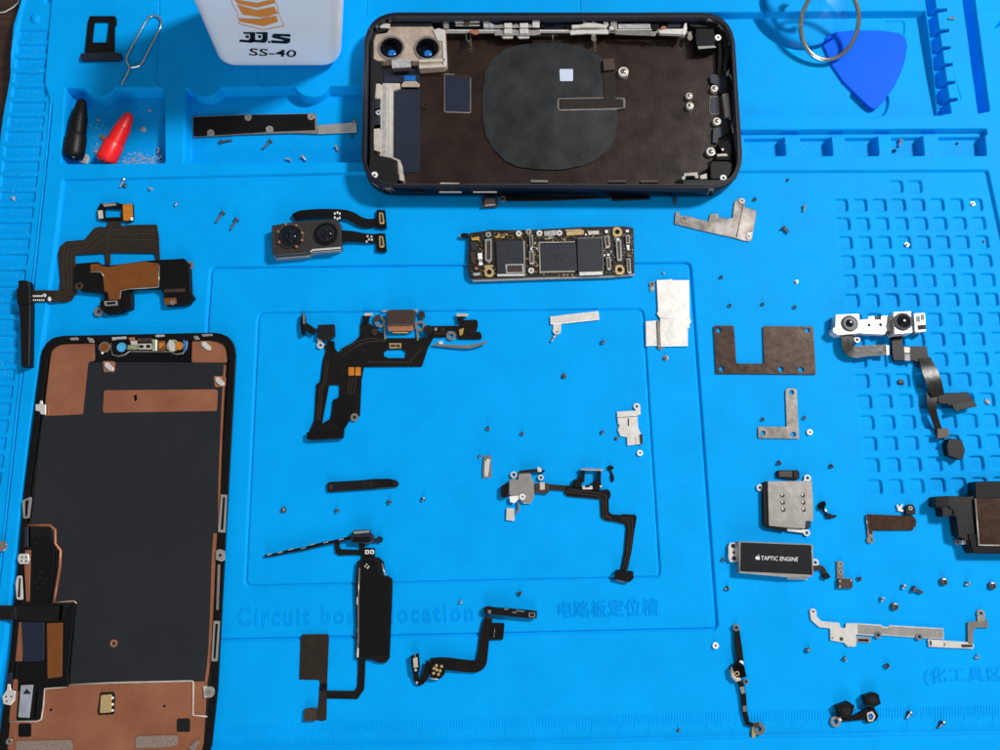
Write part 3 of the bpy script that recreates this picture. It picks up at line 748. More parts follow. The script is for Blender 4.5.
pl('sensor_frame', '500,318 580,312 610,320 664,318 668,400 640,410 600,400 520,402 488,394 486,350', .5, 1.3, 'black', 6, holes=['522,340 608,345 608,385 524,388'])
pl('sensor_plate', '510,318 575,314 584,326 520,334', 1.3, 1.5, 'nickelgrey', 4); pl('sensor_pad', '487,352 512,350 516,392 492,394', 1.3, 1.5, 'cream', 2); pl('orange_pad', '612,322 660,318 664,380 640,404 616,402', 1.3, 1.5, 'orange', 4)
pl('sensor_pad', '652,385 666,386 666,402 652,402', 1.5, 1.6, 'white', 1)
Zm(0, 240, 5)
pl('speaker_body', '376,118 490,108 510,122 546,126 600,120 720,104 800,98 920,92 936,110 948,140 952,260 970,285 940,320 830,328 818,300 815,262 790,240 700,240 640,245 658,270 658,340 610,352 600,362 530,368 500,345 498,310 520,296 515,262 400,252 372,215', 0, 2.6, 'black', 6, bev=.2)
pl('orange_film', '452,122 490,118 510,130 545,136 600,122 720,108 796,118 796,160 792,236 640,244 608,250 602,298 545,298 540,262 522,254 516,180 505,158 452,156', 2.6, 2.75, 'brownflex', 3, bev=0)
wire('film_edge', [(448, 160, 2.75), (505, 160, 2.75), (520, 185, 2.75)], .22, 'nickelgrey'); wire('film_edge', [(796, 130, 2.75), (794, 236, 2.75), (640, 246, 2.75), (604, 254, 2.75), (600, 290, 2.75)], .2, 'nickelgrey')
ring('screw_eye', 395, 230, 20, 2.6, 2.9, 'brownconn', ri=8); ring('screw_eye', 945, 127, 22, .8, 1.4, 'steel', ri=9); ring('screw_eye', 492, 358, 24, .6, 1.1, 'steel', ri=10)
def qr():
    pl('code_patch', '826,118 884,114 886,168 828,170', 2.6, 2.68, 'offgrey', 2)
pl('speaker_bar', '820,246 922,242 924,258 822,262', 2.6, 2.8, 'brownconn', 3); pl('orange_pad', '820,290 880,288 884,318 826,326', 2.6, 2.75, 'brownflex', 3); ring('screw_eye', 862, 312, 12, 2.75, 3.0, 'nickelgrey', ri=5)
pl('plug_frame', '520,306 586,302 588,326 524,330', 2.75, 3.2, 'nickelgrey', 3, holes=['530,311 577,308 578,320 532,324'])
pl('side_block', '612,262 656,258 658,345 612,350', 2.6, 3.4, 'black', 5)
pl('connector_bar', '90,205 105,200 142,204 150,330 145,630 105,634 100,420 92,300', 1.0, 4.4, 'rubberblack', 3, bev=.25); pl('bar_head', '82,240 148,242 148,318 86,322', 4.4, 4.9, 'rubberblack', 4)
for i in range(7): pl('printed_mark', [(155 + i * 10, 276), (162 + i * 10, 276), (162 + i * 10, 284), (155 + i * 10, 284)], 2.0, 2.08, 'white', 0, bev=0); pl('printed_mark', [(155 + i * 10, 297), (161 + i * 10, 297), (161 + i * 10, 304), (155 + i * 10, 304)], 2.0, 2.08, 'white', 0, bev=0)
ring('printed_mark', 222, 277, 9, 2.0, 2.08, 'white', ri=4, bev=0); pl('printed_arrow', '236,294 242,294 242,284 252,284 252,294 260,294 248,308', 2.0, 2.08, 'white', 0, bev=0)

# --- display assembly
Zm()
T('display_assembly', 'phone display lying face down showing copper patches and a dark graphite sheet', 'phone display', 118, 545, foot=[(100, 500), (60, 400), (200, 345), (150, 700), (200, 700), (230, 400), (215, 600)])
Z0 = 0.
SO = '43.5,336 237,332 226,530 217.5,690 209.5,764 -5,769 10,650 24,490'
pl('display_panel', SO, 0, 1.3, 'gloss', 22, bev=.35, seg=3)
pl('display_frame', SO, 1.3, 2.1, 'black', 22, holes=['50,344 230,340 218,530 210,690 203,758 4,762 16,650 30,490'], hr=18, bev=.25, seg=2)
Zm(20, 325, 4.167)
pl('copper_patch', '165,78 200,70 310,70 312,150 290,152 280,250 265,372 100,382 110,280 125,150 132,110', 1.3, 1.5, 'copper', 10, bev=.05)
pl('copper_patch', '718,56 760,55 830,62 856,90 864,158 715,156', 1.3, 1.5, 'copper', 10, bev=.05)
pl('sensor_bay', '310,52 715,50 715,155 310,152', 1.3, 1.45, 'gloss', 2)
Zm()
pl('graphite_sheet', '88.4,362 225.6,362.5 224,400 219,490 208,672 206,681 69,684 72,650 76,604 55,602 60,550 54,545 50,527 30,523 35,490 39,450 43,416 83,414.5', 1.3, 1.62, 'graph', 2, bev=.05)
Zm(20, 325, 4.167)
pl('copper_bar', '350,272 825,268 820,358 345,366', 1.62, 1.7, 'copper', 10, bev=.03); pl('bar_hole', '474,294 486,288 488,310 478,322', 1.7, 1.74, 'gloss', 4, bev=0)
for x, y in ((370, 172), (775, 86), (832, 234)):
    pl('clip_pad', [(x - 26, y - 22), (x + 26, y - 20), (x + 24, y + 24), (x - 20, y + 24)], 1.62, 1.72, 'copperedge', 6)
    pl('grounding_clip', [(x - 18, y - 16), (x - 4, y - 18), (x + 18, y + 4), (x + 18, y + 18), (x + 2, y + 18), (x - 18, y)], 1.72, 2.3, 'bright', 4)
for s_ in ('276,50 304,56 312,74 290,72', '204,54 240,50 244,62 212,64', '720,46 740,44 750,60 730,62', '755,38 800,36 804,44 760,48'): pl('grounding_clip', s_, 1.5, 2.3, 'nickelgrey', 4)
pl('side_clip', '64,330 80,330 84,312 92,316 94,332 106,330 106,374 86,372 82,360 64,356', 2.1, 2.7, 'nickel', 4)
# notch electronics
Zm(100, 330, 10)
ring('orange_ring', 42, 170, 55, 1.45, 2.2, 'steel'); ring('orange_pad', 42, 172, 46, 2.2, 2.3, 'brownflex'); ring('solder_dot', 22, 230, 12, 2.3, 2.5, 'white')
pl('sensor_board', '105,90 120,66 260,62 270,72 690,70 850,66 875,110 868,190 830,236 760,246 690,220 290,218 250,250 180,266 120,250 105,180', 1.45, 1.9, 'nickelgrey', 14)
pl('sensor_face', '112,95 128,74 256,70 270,80 690,78 840,76 864,110 858,186 824,228 760,238 692,212 286,210 246,242 180,256 128,244 112,180', 1.9, 2.0, 'black', 12)
ring('camera_collar', 195, 172, 80, 2.0, 2.5, 'black'); ring('camera_window', 215, 172, 48, 2.5, 2.6, 'skyblue')
pl('shield_tab', '118,72 262,64 258,90 190,92 120,104', 2.0, 2.6, 'offgrey', 5)
pl('green_board', '270,150 372,148 372,196 272,196', 2.0, 2.3, 'pcbgreen', 3); pl('component', '280,76 340,70 345,100 300,110', 2.0, 2.8, 'copperedge', 4); pl('component', '300,110 370,104 370,150 310,148', 2.0, 2.6, 'cream', 6)
pl('brown_chip', '372,82 515,80 515,118 372,120', 2.0, 2.8, 'brownconn', 3)
pl('light_sensor', '380,136 512,134 512,192 382,194', 2.0, 2.7, 'cream', 4); pl('sensor_eye', '390,150 434,150 434,180 392,180', 2.7, 2.75, 'gloss', 3); pl('sensor_eye', '462,148 504,148 504,178 462,180', 2.7, 2.75, 'gloss', 3)
pl('component', '520,90 570,94 566,210 520,208', 2.0, 2.6, 'pcbgreen', 5); pl('component', '548,100 572,100 570,206 550,206', 2.6, 2.8, 'white', 3); pl('flood_chip', '580,106 650,106 650,206 580,206', 2.0, 2.6, 'brownflex', 4); pl('component', '588,130 640,124 640,150 590,190', 2.6, 2.75, 'orange', 3)
ring('projector_ring', 725, 155, 62, 2.0, 2.7, 'pcbgreen', ri=40); pl('projector_foil', '690,90 730,110 760,150 740,210 700,216 680,150', 2.7, 2.9, 'nickel', 14); ring('projector_pad', 790, 158, 42, 2.7, 3.0, 'orange'); pl('projector_glass', '826,90 860,110 860,190 828,222 838,160', 2.0, 2.5, 'lensblue', 8)
pl('earpiece_slot', '545,52 570,44 640,46 650,64 560,72', 2.1, 2.4, 'offgrey', 8)
# lower half
Zm(0, 500, 3)
pl('copper_sheet', '206,552 622,544 616,650 606,790 16,800 30,664 126,660 134,560', 1.3, 1.5, 'copper', 4, bev=.05)
wire('sheet_edge', [(206, 554, 1.6), (345, 548, 1.7), (577, 543, 1.7), (580, 546, 1.7), (579, 646, 1.6), (626, 650, 1.6)], .28, 'cream'); wire('sheet_edge', [(24, 664, 1.6), (110, 664, 1.6), (124, 658, 1.6), (130, 620, 1.6), (134, 566, 1.6), (200, 560, 1.6)], .28, 'cream')
wire('sheet_edge', [(84, 76, 1.6), (150, 76, 1.6), (166, 90, 1.6), (166, 132, 1.6), (182, 152, 1.6), (180, 200, 1.6), (162, 308, 1.6)], .55, 'copper'); wire('sheet_edge', [(158, 308, 1.7), (222, 303, 1.7), (230, 310, 1.7)], .26, 'copperpale')
pl('driver_area', '88,82 148,82 160,96 158,134 174,152 172,200 156,306 228,308 205,540 206,560 136,560 128,655 40,660 20,640 40,540 60,300 84,150', 1.3, 1.48, 'gloss', 5)
pl('driver_board', '92,110 134,108 164,150 160,220 148,310 96,310 98,200', 1.48, 2.0, 'black', 6)
for x, y in ((104, 112), (118, 112), (108, 128), (130, 120), (104, 246), (120, 234), (130, 250), (112, 262), (138, 238), (126, 214)): ring('test_point', x, y, 5, 2.0, 2.05, 'rimplastic', ri=2, bev=0, n=12)
pl('copper_strip', '70,150 92,150 88,305 78,306', 1.48, 1.75, 'copper', 3); pl('copper_strip', '56,366 82,366 74,420 66,484 44,484 50,420', 1.48, 1.75, 'copper', 4); pl('copper_strip', '34,538 60,538 48,662 26,662', 1.48, 1.75, 'copper', 4)
ribbon('ribbon_cable', [(-60, 338, .6), (-6, 338, .9), (26, 338, 2.4), (50, 338, 2.6), (90, 340, 2.5), (134, 340, 2.4), (178, 340, 2.4)], [42, 42, 42, 42, 42, 44, 44], .3, 'flex')
pl('cable_fold', '26,320 46,320 48,358 28,358', 2.9, 3.1, 'rimplastic', 4)
pl('cable_plate', '64,366 132,366 132,480 100,486 70,484', 1.48, 2.2, 'navy', 3); pl('cable_plate', '56,490 100,488 134,486 134,560 128,575 52,575', 1.48, 2.0, 'black', 3)
pl('connector_socket', '134,360 192,360 212,312 224,314 204,520 204,560 136,562 134,520', 1.48, 2.5, 'black', 5, bev=.2); pl('orange_flex', '140,370 188,368 186,530 142,536', 2.5, 2.75, 'brownflex', 3)
pl('window_block', '58,552 108,552 98,658 50,656', 1.48, 2.4, 'black', 4); pl('window_glass', '62,556 100,554 88,654 54,652', 2.4, 2.6, 'windowgrey', 3); pl('window_shade', '68,582 80,566 94,582', 2.6, 2.66, 'graph', 1)
pl('grounding_clip', '6,590 20,570 22,552 30,552 32,570 46,574 44,600 30,616 10,612', 2.1, 2.7, 'nickel', 4); pl('grounding_clip', '56,162 84,160 88,180 84,192 58,192 52,178', 2.1, 2.7, 'nickel', 5)
for x, y in ((66, 172), (78, 172), (64, 184), (78, 184), (18, 590), (34, 590), (20, 604)): ring('clip_hole', x, y, 2.6, 2.7, 2.74, 'black', bev=0, n=10)
pl('slot_rim', '52,228 66,226 70,300 50,298 46,250', 2.1, 2.3, 'nickel', 5, holes=['56,234 62,234 60,292 52,292'])
pl('slot_rim', '66,2 92,-10 96,-6 88,54 70,56', 2.1, 2.4, 'nickelgrey', 4, holes=['74,4 86,-2 82,48 74,50'])
pl('side_tab', '72,80 84,80 84,142 72,142', 2.1, 2.4, 'navy', 3); pl('side_tab', '22,520 36,516 34,566 20,570', 2.1, 2.4, 'navy', 3)
Zm(0, 600, 5)
pl('black_window', '92,618 156,616 156,684 90,686', 1.5, 1.58, 'gloss', 10); pl('black_window', '884,592 950,592 950,660 882,660', 1.5, 1.58, 'gloss', 10)
pl('microphone_hole', '500,462 568,458 576,475 572,572 492,576 486,560', 1.5, 1.58, 'gloss', 8); mc = pl('microphone', '504,476 556,472 554,562 498,566', 1.58, 2.3, 'gold', 6)
for y in (490, 522, 552): ring('contact_dot', 563, y, 6, 1.58, 1.8, 'white', n=12)
for x, y in ((255, 549), (822, 531)): ring('pin_hole', x, y, 7, 1.5, 1.56, 'gloss', bev=0, n=14)
ring('screw_ring', 568, 217, 18, 1.62, 1.85, 'copperedge', ri=9)
pl('adhesive_pad', '80,706 350,700 362,715 360,800 76,800', 1.5, 1.9, 'padgrey', 8); pl('adhesive_pad', '676,690 690,682 880,676 892,690 884,730 800,740 676,742', 1.5, 1.9, 'padgrey', 10)
ring('corner_screw', 45, 708, 16, 2.1, 2.5, 'steel', ri=7); pl('grounding_clip', '940,742 985,700 1000,706 965,755', 1.5, 2.2, 'steel', 4)
# right rim
Zm(0, 490, 4.167)
ribbon('copper_strip', [(898, 180, 1.5), (890, 300, 1.5), (885, 470, 1.5), (874, 700, 1.5), (860, 800, 1.5)], [14, 16, 12, 12, 12], .35, 'copper'); ribbon('copper_strip', [(938, -520, 1.5), (930, -380, 1.5), (918, -120, 1.5), (912, 160, 1.5)], 9, .35, 'copper')
pl('rim_rail', '920,18 946,20 938,178 908,176', 2.1, 2.6, 'nickelgrey', 4, holes=['928,30 938,30 930,165 918,165']); pl('rim_rail', '890,545 916,546 906,714 880,714', 2.1, 2.6, 'nickelgrey', 4, holes=['896,558 908,558 898,702 888,702'])
pl('side_clip', '900,252 916,246 936,254 938,290 920,298 898,290', 2.1, 2.7, 'nickelgrey', 5); ring('clip_hole', 918, 272, 6, 2.7, 2.74, 'black', bev=0, n=12)
pl('rim_rail', '906,310 918,310 910,500 900,500', 2.1, 2.4, 'steel', 3)
ring('side_clip', 872, 842, 22, 1.6, 2.6, 'nickelgrey'); ring('clip_hole', 868, 842, 9, 2.6, 2.64, 'steel', bev=0, n=12); pl('clip_wing', '846,818 862,818 866,866 850,866', 1.6, 2.4, 'nickel', 3)

# --- rear dual camera
Zm(180, 120, 4.545)
T('rear_camera', 'dual rear camera module with two lenses and two short black plug cables', 'camera module', 307, 237)
bz = pl('housing', '416,478 512,462 700,448 728,466 732,580 602,588 582,604 430,618 416,600', 0, 4.6, 'gunmetal', 6, bev=.3)
pl('housing_flange', '420,600 582,600 600,586 732,578 732,592 604,602 586,618 432,630', 0, 2.6, 'nickelgrey', 4)
pl('bevel_strip', '590,596 604,586 730,576 732,584 606,594 594,602', 4.6, 4.75, 'nickel', 1)
for cx, cy, ro in ((500, 526, 56), (663, 514, 52)):
    ring('lens_collar', cx, cy, ro, 4.6, 5.6, 'rimplastic' if cx == 500 else 'black', ri=ro - 12); l_ = ring('lens', cx, cy, ro - 12, 4.6, 5.3, 'lensglass'); dome('lens_glass', cx, cy, ro * .5, 5.3, .7, 'lensglass', parent=l_)
ring('focus_ring', 500, 526, 58, 4.6, 5.2, 'steel', ri=53)
for a in (20, 60, 150, 200, 250, 300, 345):
    ring('focus_contact', 500 + 57 * math.cos(math.radians(a)), 526 + 55 * math.sin(math.radians(a)), 6, 4.6, 5.7, 'copperedge', n=10)
ribbon('plug_cable', [(520, 448, 1.2), (540, 430, 1.5), (620, 425, 1.6), (690, 425, 1.5), (770, 430, 1.2), (830, 472, .8), (900, 468, .6)], [40, 40, 42, 44, 44, 44, 40], .3, 'black'); ribbon('plug_cable', [(728, 530, 1.6), (780, 528, 1.4), (850, 540, .9), (905, 540, .6)], [60, 50, 44, 44], .3, 'black')
for y0 in (408, 515):
    q = pl('plug', [(892, y0), (932, y0), (940, y0 + 84), (892, y0 + 80)], .5, 1.4, 'black', 5); pl('plug_shell', [(903, y0 + 12), (922, y0 + 12), (930, y0 + 62), (906, y0 + 64)], 1.4, 1.6, 'gold', 6, parent=q); pl('plug_contact', [(909, y0 + 18), (918, y0 + 18), (924, y0 + 56), (911, y0 + 58)], 1.6, 1.65, 'brownconn', 3, parent=q)
for x, y in ((700, 420), (712, 416), (722, 420), (700, 438), (712, 444), (722, 440)): pl('printed_mark', [(x, y), (x + 7, y), (x + 7, y + 10), (x, y + 10)], 1.85, 1.9, 'white', 0, bev=0)
for x, y in ((848, 524), (866, 526), (855, 538), (844, 548), (868, 540)): pl('printed_mark', [(x, y), (x + 9, y), (x + 9, y + 9), (x, y + 9)], 1.35, 1.45, 'nickel', 2, bev=0)

# --- main logic board
Zm(460, 225, 10)
T('logic_board', 'long narrow phone logic board crowded with dark chips and gold screw rings', 'logic board', 549, 255, foot=[(549, 255), (480, 235)])
pl('board', '90,80 240,60 280,48 560,50 700,48 1200,20 1640,12 1700,20 1735,30 1745,480 1500,500 1000,508 130,540 90,510 78,440', .6, 2.0, 'pcb', 8)
pl('lower_shield', '100,500 130,525 1000,508 1500,500 1746,482 1746,500 1500,520 1000,534 128,562', .0, 1.4, 'nickelgrey', 4)
pl('aerial_pigtail', '5,95 30,78 84,84 86,120 50,124 10,116', .8, 1.8, 'black', 8); ring('solder_dot', 8, 105, 14, .6, 1.5, 'nickelgrey')
c1 = pl('chip', '360,155 632,155 640,490 372,494', 2.0, 3.0, 'slate', 4); pl('chip_window', '452,392 636,388 640,480 462,484', 3.0, 3.15, 'offgrey', 3, parent=c1); pl('chip_die', '470,404 622,400 624,470 474,472', 3.15, 3.25, 'brownconn', 2, parent=c1)
pl('shield_edge', '630,158 650,158 654,500 642,500', 2.0, 3.1, 'nickelgrey', 2); pl('shield_edge', '370,490 650,488 652,504 372,508', 2.0, 3.0, 'nickel', 2)
c2 = pl('chip', '802,190 1158,182 1172,455 815,460', 2.0, 3.0, 'slate', 4); c3 = pl('chip', '1172,140 1408,134 1424,456 1180,460', 2.0, 3.3, 'slate', 4)
pl('shield_edge', '790,180 1150,172 1150,162 790,168', 2.0, 2.8, 'nickelgrey', 2); pl('shield_edge', '784,176 800,176 812,480 796,480', 2.0, 2.8, 'nickelgrey', 2); pl('shield_edge', '810,462 1150,456 1150,466 812,474', 2.0, 2.8, 'nickelgrey', 2); pl('shield_edge', '1190,470 1426,462 1428,492 1196,500', 2.0, 2.9, 'nickel', 2)
pl('shield_edge', '1170,128 1420,120 1420,132 1170,140', 2.0, 2.6, 'steel', 2); pl('shield_edge', '1416,134 1428,134 1436,460 1426,460', 2.0, 2.6, 'steel', 2)
text('chip_marking', 'OH', (932, 318), (1036, 312), (932, 284), 'inkgrey', 3.06, parent=c2, bold=.03); text('chip_marking', 'UV', (940, 374), (1040, 368), (940, 334), 'inkgrey', 3.06, parent=c2, bold=.03)
for x, y, m_ in ((284, 95, 'screwlight'), (588, 84, 'nickel'), (795, 80, 'nickel'), (994, 78, 'nickel'), (712, 454, 'nickel'), (686, 66, 'nickelgrey')): ring('mount_ring', x, y, 30, 2.0, 2.7, m_, ri=10)
for x, y in ((292, 470), (1574, 68), (1598, 446)):
    pl('gold_mount', [(x - 46, y - 48), (x + 20, y - 50), (x + 50, y - 10), (x + 44, y + 44), (x - 48, y + 46)], 2.0, 2.6, 'gold', 30); ring('mount_hole', x, y, 25, 2.6, 2.64, 'gloss', bev=0)
def socket(pts, core): 
    q = pl('board_socket', pts, 2.0, 3.0, 'nickelgrey', 6); pl('socket_core', core, 3.0, 3.12, 'brownconn', 4, parent=q)
socket('248,140 318,132 320,350 290,380 250,352', '268,160 304,156 304,330 286,352 268,332')
socket('690,100 730,92 736,225 700,230', '702,110 720,106 724,215 708,218'); socket('690,260 740,250 745,385 695,388', '704,272 726,268 730,370 708,374')
socket('1440,110 1495,104 1505,215 1452,218', '1454,120 1482,116 1490,205 1464,208'); socket('1460,320 1505,314 1514,436 1470,440', '1472,332 1494,328 1502,424 1480,428')
socket('1556,150 1612,146 1622,350 1572,356', '1572,165 1598,162 1606,336 1586,340'); socket('1655,100 1698,96 1704,180 1662,184', '1666,110 1688,108 1692,172 1672,174'); socket('1664,335 1704,330 1712,470 1672,474', '1674,345 1694,342 1700,460 1682,462')
for s_, m_ in (('110,128 190,112 196,146 118,152', 'brass'), ('110,170 165,168 168,250 112,252', 'slate'), ('106,270 148,262 150,368 110,370', 'brownconn'), ('176,282 220,278 224,340 182,342', 'white'), ('184,344 222,342 224,372 188,374', 'nickelgrey'), ('186,376 226,374 228,398 190,402', 'white'), ('145,424 182,422 184,440 148,444', 'copperedge'), ('130,480 200,476 204,500 134,506', 'offgrey'),
               ('350,112 440,92 446,108 356,130', 'brass'), ('380,96 436,90 446,126 420,130 400,110', 'gold'), ('446,92 480,84 484,96 452,104', 'brass'), ('840,62 960,50 962,98 900,112 842,104', 'offgrey'), ('880,118 930,114 930,130 882,134', 'nickelgrey'), ('1062,62 1238,50 1240,92 1066,104', 'gold'), ('1050,48 1216,40 1216,48 1050,56', 'cream'), ('1280,60 1388,54 1392,92 1284,98', 'cream'), ('1250,86 1266,84 1268,104 1252,106', 'white'),
               ('1448,52 1476,48 1482,76 1452,80', 'white'), ('1458,204 1488,200 1492,226 1462,228', 'white'), ('1468,288 1494,284 1498,306 1472,310', 'white'), ('1478,428 1500,424 1504,446 1480,448', 'white'), ('1562,132 1592,128 1596,150 1566,152', 'white'), ('1580,340 1612,336 1616,358 1584,360', 'cream'), ('1656,50 1688,48 1690,70 1658,72', 'white'), ('1664,200 1694,198 1696,224 1668,226', 'white'), ('1668,228 1694,226 1698,248 1672,250', 'nickel'), ('1672,300 1706,298 1706,314 1674,316', 'copperedge'), ('1684,464 1712,462 1714,480 1686,482', 'white'),
               ('1504,256 1518,252 1520,276 1506,278', 'offgrey'), ('1436,292 1452,290 1454,310 1438,312', 'nickel'), ('1520,350 1552,346 1556,380 1526,384', 'darksteel'), ('240,404 330,398 332,416 244,424', 'gold'), ('700,232 722,230 724,250 704,252', 'white'), ('742,170 756,168 758,186 744,188', 'nickel'), ('760,226 776,224 778,240 762,242', 'nickel'), ('480,64 556,58 556,72 482,78', 'brownconn'), ('860,478 1140,470 1140,488 862,496', 'darksteel')):
    pl('chip_component', s_, 2.0, 2.6, m_, 3, bev=.05)
for i in range(26):
    x = R.uniform(820, 1160); y = R.choice([150, 478, 490, 118]) + R.uniform(-5, 5)
    if y < 160: y = R.uniform(112, 150)
    pl('chip_component', rect(x, y, x + R.uniform(8, 18), y + R.uniform(7, 12)), 2.0, 2.55, R.choice(['brownconn', 'offgrey', 'offgrey', 'nickelgrey', 'gold']), 2, bev=0)
for i in range(14):
    x = R.uniform(660, 780); y = R.uniform(130, 470)
    pl('chip_component', rect(x, y, x + R.uniform(8, 14), y + R.uniform(7, 12)), 2.0, 2.5, R.choice(['brownconn', 'offgrey', 'nickelgrey', 'gold']), 2, bev=0)

def board_specks():
    b = cur.base; v = []; f = []; RR = random.Random(3)
    zones = [(104, 90, 236, 500, 34), (330, 70, 640, 148, 40), (656, 90, 790, 490, 46), (800, 60, 1230, 165, 50), (800, 464, 1170, 500, 40), (1240, 50, 1420, 120, 18), (1432, 40, 1730, 480, 110), (250, 380, 350, 500, 14)]
    for x0, y0, x1, y1, n in zones:
        for _ in range(n):
            x = RR.uniform(x0, x1); y = RR.uniform(y0, y1); w_, h_ = RR.choice([(9, 5), (5, 9), (12, 7), (7, 12), (5, 5)])
            q = P(rect(x, y, x + w_, y + h_)); z1 = b + 2.0 + RR.uniform(.12, .4); c = [W(*p, z1) for p in q]; k = len(v)
            v += [(p[0], p[1], b + 1.98) for p in c] + [(p[0], p[1], z1) for p in c]
            f += [[k + 4, k + 5, k + 6, k + 7]] + [[k + a, k + (a + 1) % 4, k + 4 + (a + 1) % 4, k + 4 + a] for a in range(4)]
    half = len(f) // 2 // 5 * 5
    for nm, fs, m in (('solder_specks', f[:half], 'brass'), ('solder_specks', f[half:], 'nickelgrey')):
        o = link(nm, v, fs, m); o['kind'] = 'stuff'
board_specks()

# --- grey scratched bracket
Zm(630, 180, 5)
T('shield_bracket', 'mottled grey stepped metal bracket to the right below the rear housing', 'bracket', 715, 222)
pl('plate', '228,158 246,158 252,180 262,192 284,190 290,180 392,208 400,170 440,166 446,188 470,186 474,196 512,188 522,110 540,92 566,90 578,102 572,134 630,152 632,170 610,298 600,306 566,302 528,290 420,266 300,238 222,218', .1, .6, 'mottled', 3)
ring('screw_eye', 560, 104, 14, .6, .9, 'screwlight', ri=7); ring('screw_eye', 272, 196, 20, .6, .8, 'steel', ri=11); ring('screw_eye', 594, 284, 13, .6, .9, 'nickelgrey', ri=6); pl('tab', '584,264 612,262 612,272 588,276', .6, .9, 'white', 2)
wire('crease', [(566, 120, .6), (532, 288, .6)], .16, 'darksteel')

# --- big bright plate by the frame corner
T('silver_cover_plate', 'bright silver rectangular cover plate with a side flap near the frame corner', 'cover plate', 672, 313)
pl('plate', '133,500 180,498 210,494 212,500 296,500 300,690 306,710 296,724 300,736 290,742 290,830 150,832 150,690 134,668 140,655', .1, .8, 'nickel', 3)
pl('flap', '78,706 134,702 140,828 80,830', .1, .6, 'nickel', 3); pl('flap_hinge', '134,702 148,700 156,835 140,832', .2, 1.1, 'steel', 2)
ring('screw_eye', 110, 520, 14, .1, .6, 'steel', ri=6); pl('tab', '98,535 122,530 124,548 104,560', .1, .5, 'nickelgrey', 3); ring('screw_eye', 153, 838, 12, .1, .6, 'steel', ri=5); wire('edge_fold', [(148, 692, .85), (298, 692, .85)], .12, 'white')

# --- small strip bracket
Zm(450, 210, 5)
T('strip_bracket', 'small silver strip bracket with a screw eye and a bent leg', 'bracket', 574, 320)
pl('strip', '500,532 742,504 748,548 520,572 502,570', .2, .8, 'nickel', 3); ring('screw_eye', 534, 602, 21, .2, .7, 'nickel', ri=10); pl('neck', '516,572 556,570 556,606 514,606', .2, .6, 'nickel', 3)
wire('bent_leg', [(530, 622, .6), (505, 658, .5)], .45, 'nickelgrey')

# --- charging port flex
Zm(290, 300, 5)
T('charging_port_flex', 'black charging port flex cable shaped like a bent arm inside the location frame', 'charging port', 385, 345)
pl('ribbon_cable', '180,255 168,228 186,220 188,205 222,205 224,240 240,262 262,240 310,215 350,180 352,115 400,118 470,170 480,190 640,190 690,185 700,130 840,128 865,100 920,98 938,102 940,130 930,160 946,158 958,170 958,195 840,196 826,152 790,150 780,185 720,186 690,240 660,332 370,334 358,400 350,580 300,600 270,650 262,690 100,694 100,650 122,600 132,420 152,408 165,300', .3, .65, 'flex', 5,
   holes=['490,248 560,246 578,258 580,280 570,290 490,290 470,280 470,260', '196,424 240,424 248,434 246,486 216,498 204,590 160,620'], hr=4)
pl('port_shell', '482,56 500,48 612,46 626,56 622,120 612,124 486,126', .6, 3.6, 'brownconn', 5, bev=.3); pl('port_mouth', '486,124 614,124 616,150 490,152', .6, 2.8, 'copperedge', 4, bev=.2); pl('port_contact', '510,154 592,154 592,164 512,164', .6, 1.6, 'brass', 2); pl('port_rail', '458,50 640,46 642,54 458,58', .5, 1.2, 'nickelgrey', 2)
for x, y in ((450, 110), (650, 130)): ring('screw_eye', x, y, 27, .4, 1.1, 'steel', ri=14)
ring('rubber_seal', 690, 148, 24, .65, 2.2, 'rimplastic', ri=0); pl('port_leg', '468,120 478,120 480,196 470,196', .6, 1.0, 'steel', 2); pl('port_leg', '630,150 640,150 644,200 634,200', .6, 1.0, 'steel', 2)
ring('rubber_seal', 423, 158, 18, .65, 1.4, 'darksteel', ri=0)
pl('microphone', '370,66 412,64 414,76 372,80', .6, 1.6, 'cream', 3); pl('microphone_base', '362,80 396,78 396,110 366,114', .5, 1.4, 'black', 3); pl('component', '420,80 450,70 456,95 420,112', .65, 1.4, 'brownconn', 4); pl('component', '640,56 672,58 676,88 652,92', .65, 1.4, 'darksteel', 4)
pl('microphone', '830,66 890,68 890,80 834,82', .8, 1.8, 'cream', 3); pl('microphone_base', '834,80 868,80 866,106 838,112', .6, 1.6, 'black', 3)
pl('label_frame', '496,216 556,216 556,240 498,242', .65, .72, 'gold', 2); pl('label_mark', '502,222 526,222 526,236 502,236', .72, .76, 'brownconn', 1, bev=0); pl('label_mark', '530,222 550,222 550,236 530,236', .72, .76, 'brownconn', 1, bev=0)
for x in (292, 326): pl('orange_pad', [(x, 336), (x + 28, 336), (x + 28, 378), (x, 378)], .65, .72, 'orange', 4)
pl('square_module', '138,124 222,120 224,180 190,200 136,190', .65, 2.4, 'rimplastic', 5, bev=.2); ribbon('side_cable', [(126, 165, 1.2), (96, 142, 1.8), (72, 128, 2.2)], 34, .4, 'flex'); pl('side_socket', '54,76 64,60 74,70 76,136 68,176 58,170 50,120', .4, 2.4, 'black', 4, bev=.2); pl('side_contact', '62,60 76,76 74,120 64,120', 3.0, 3.2, 'steel', 3)
ring('screw_eye', 152, 226, 18, .3, .9, 'nickel', ri=8); pl('eye_neck', '136,190 158,188 160,212 138,210', .6, .95, 'nickel', 2); ring('screw_eye', 805, 178, 24, .3, .8, 'steel', ri=11); ring('screw_eye', 322, 586, 20, .3, .9, 'steel', ri=8)
ribbon('silver_blade', [(716, 224, .8), (860, 236, 1.0), (920, 232, 1.2), (985, 210, 1.8)], [10, 16, 18, 8], .4, 'steel'); pl('component', '740,206 764,204 766,218 744,220', .65, 1.4, 'nickel', 3)
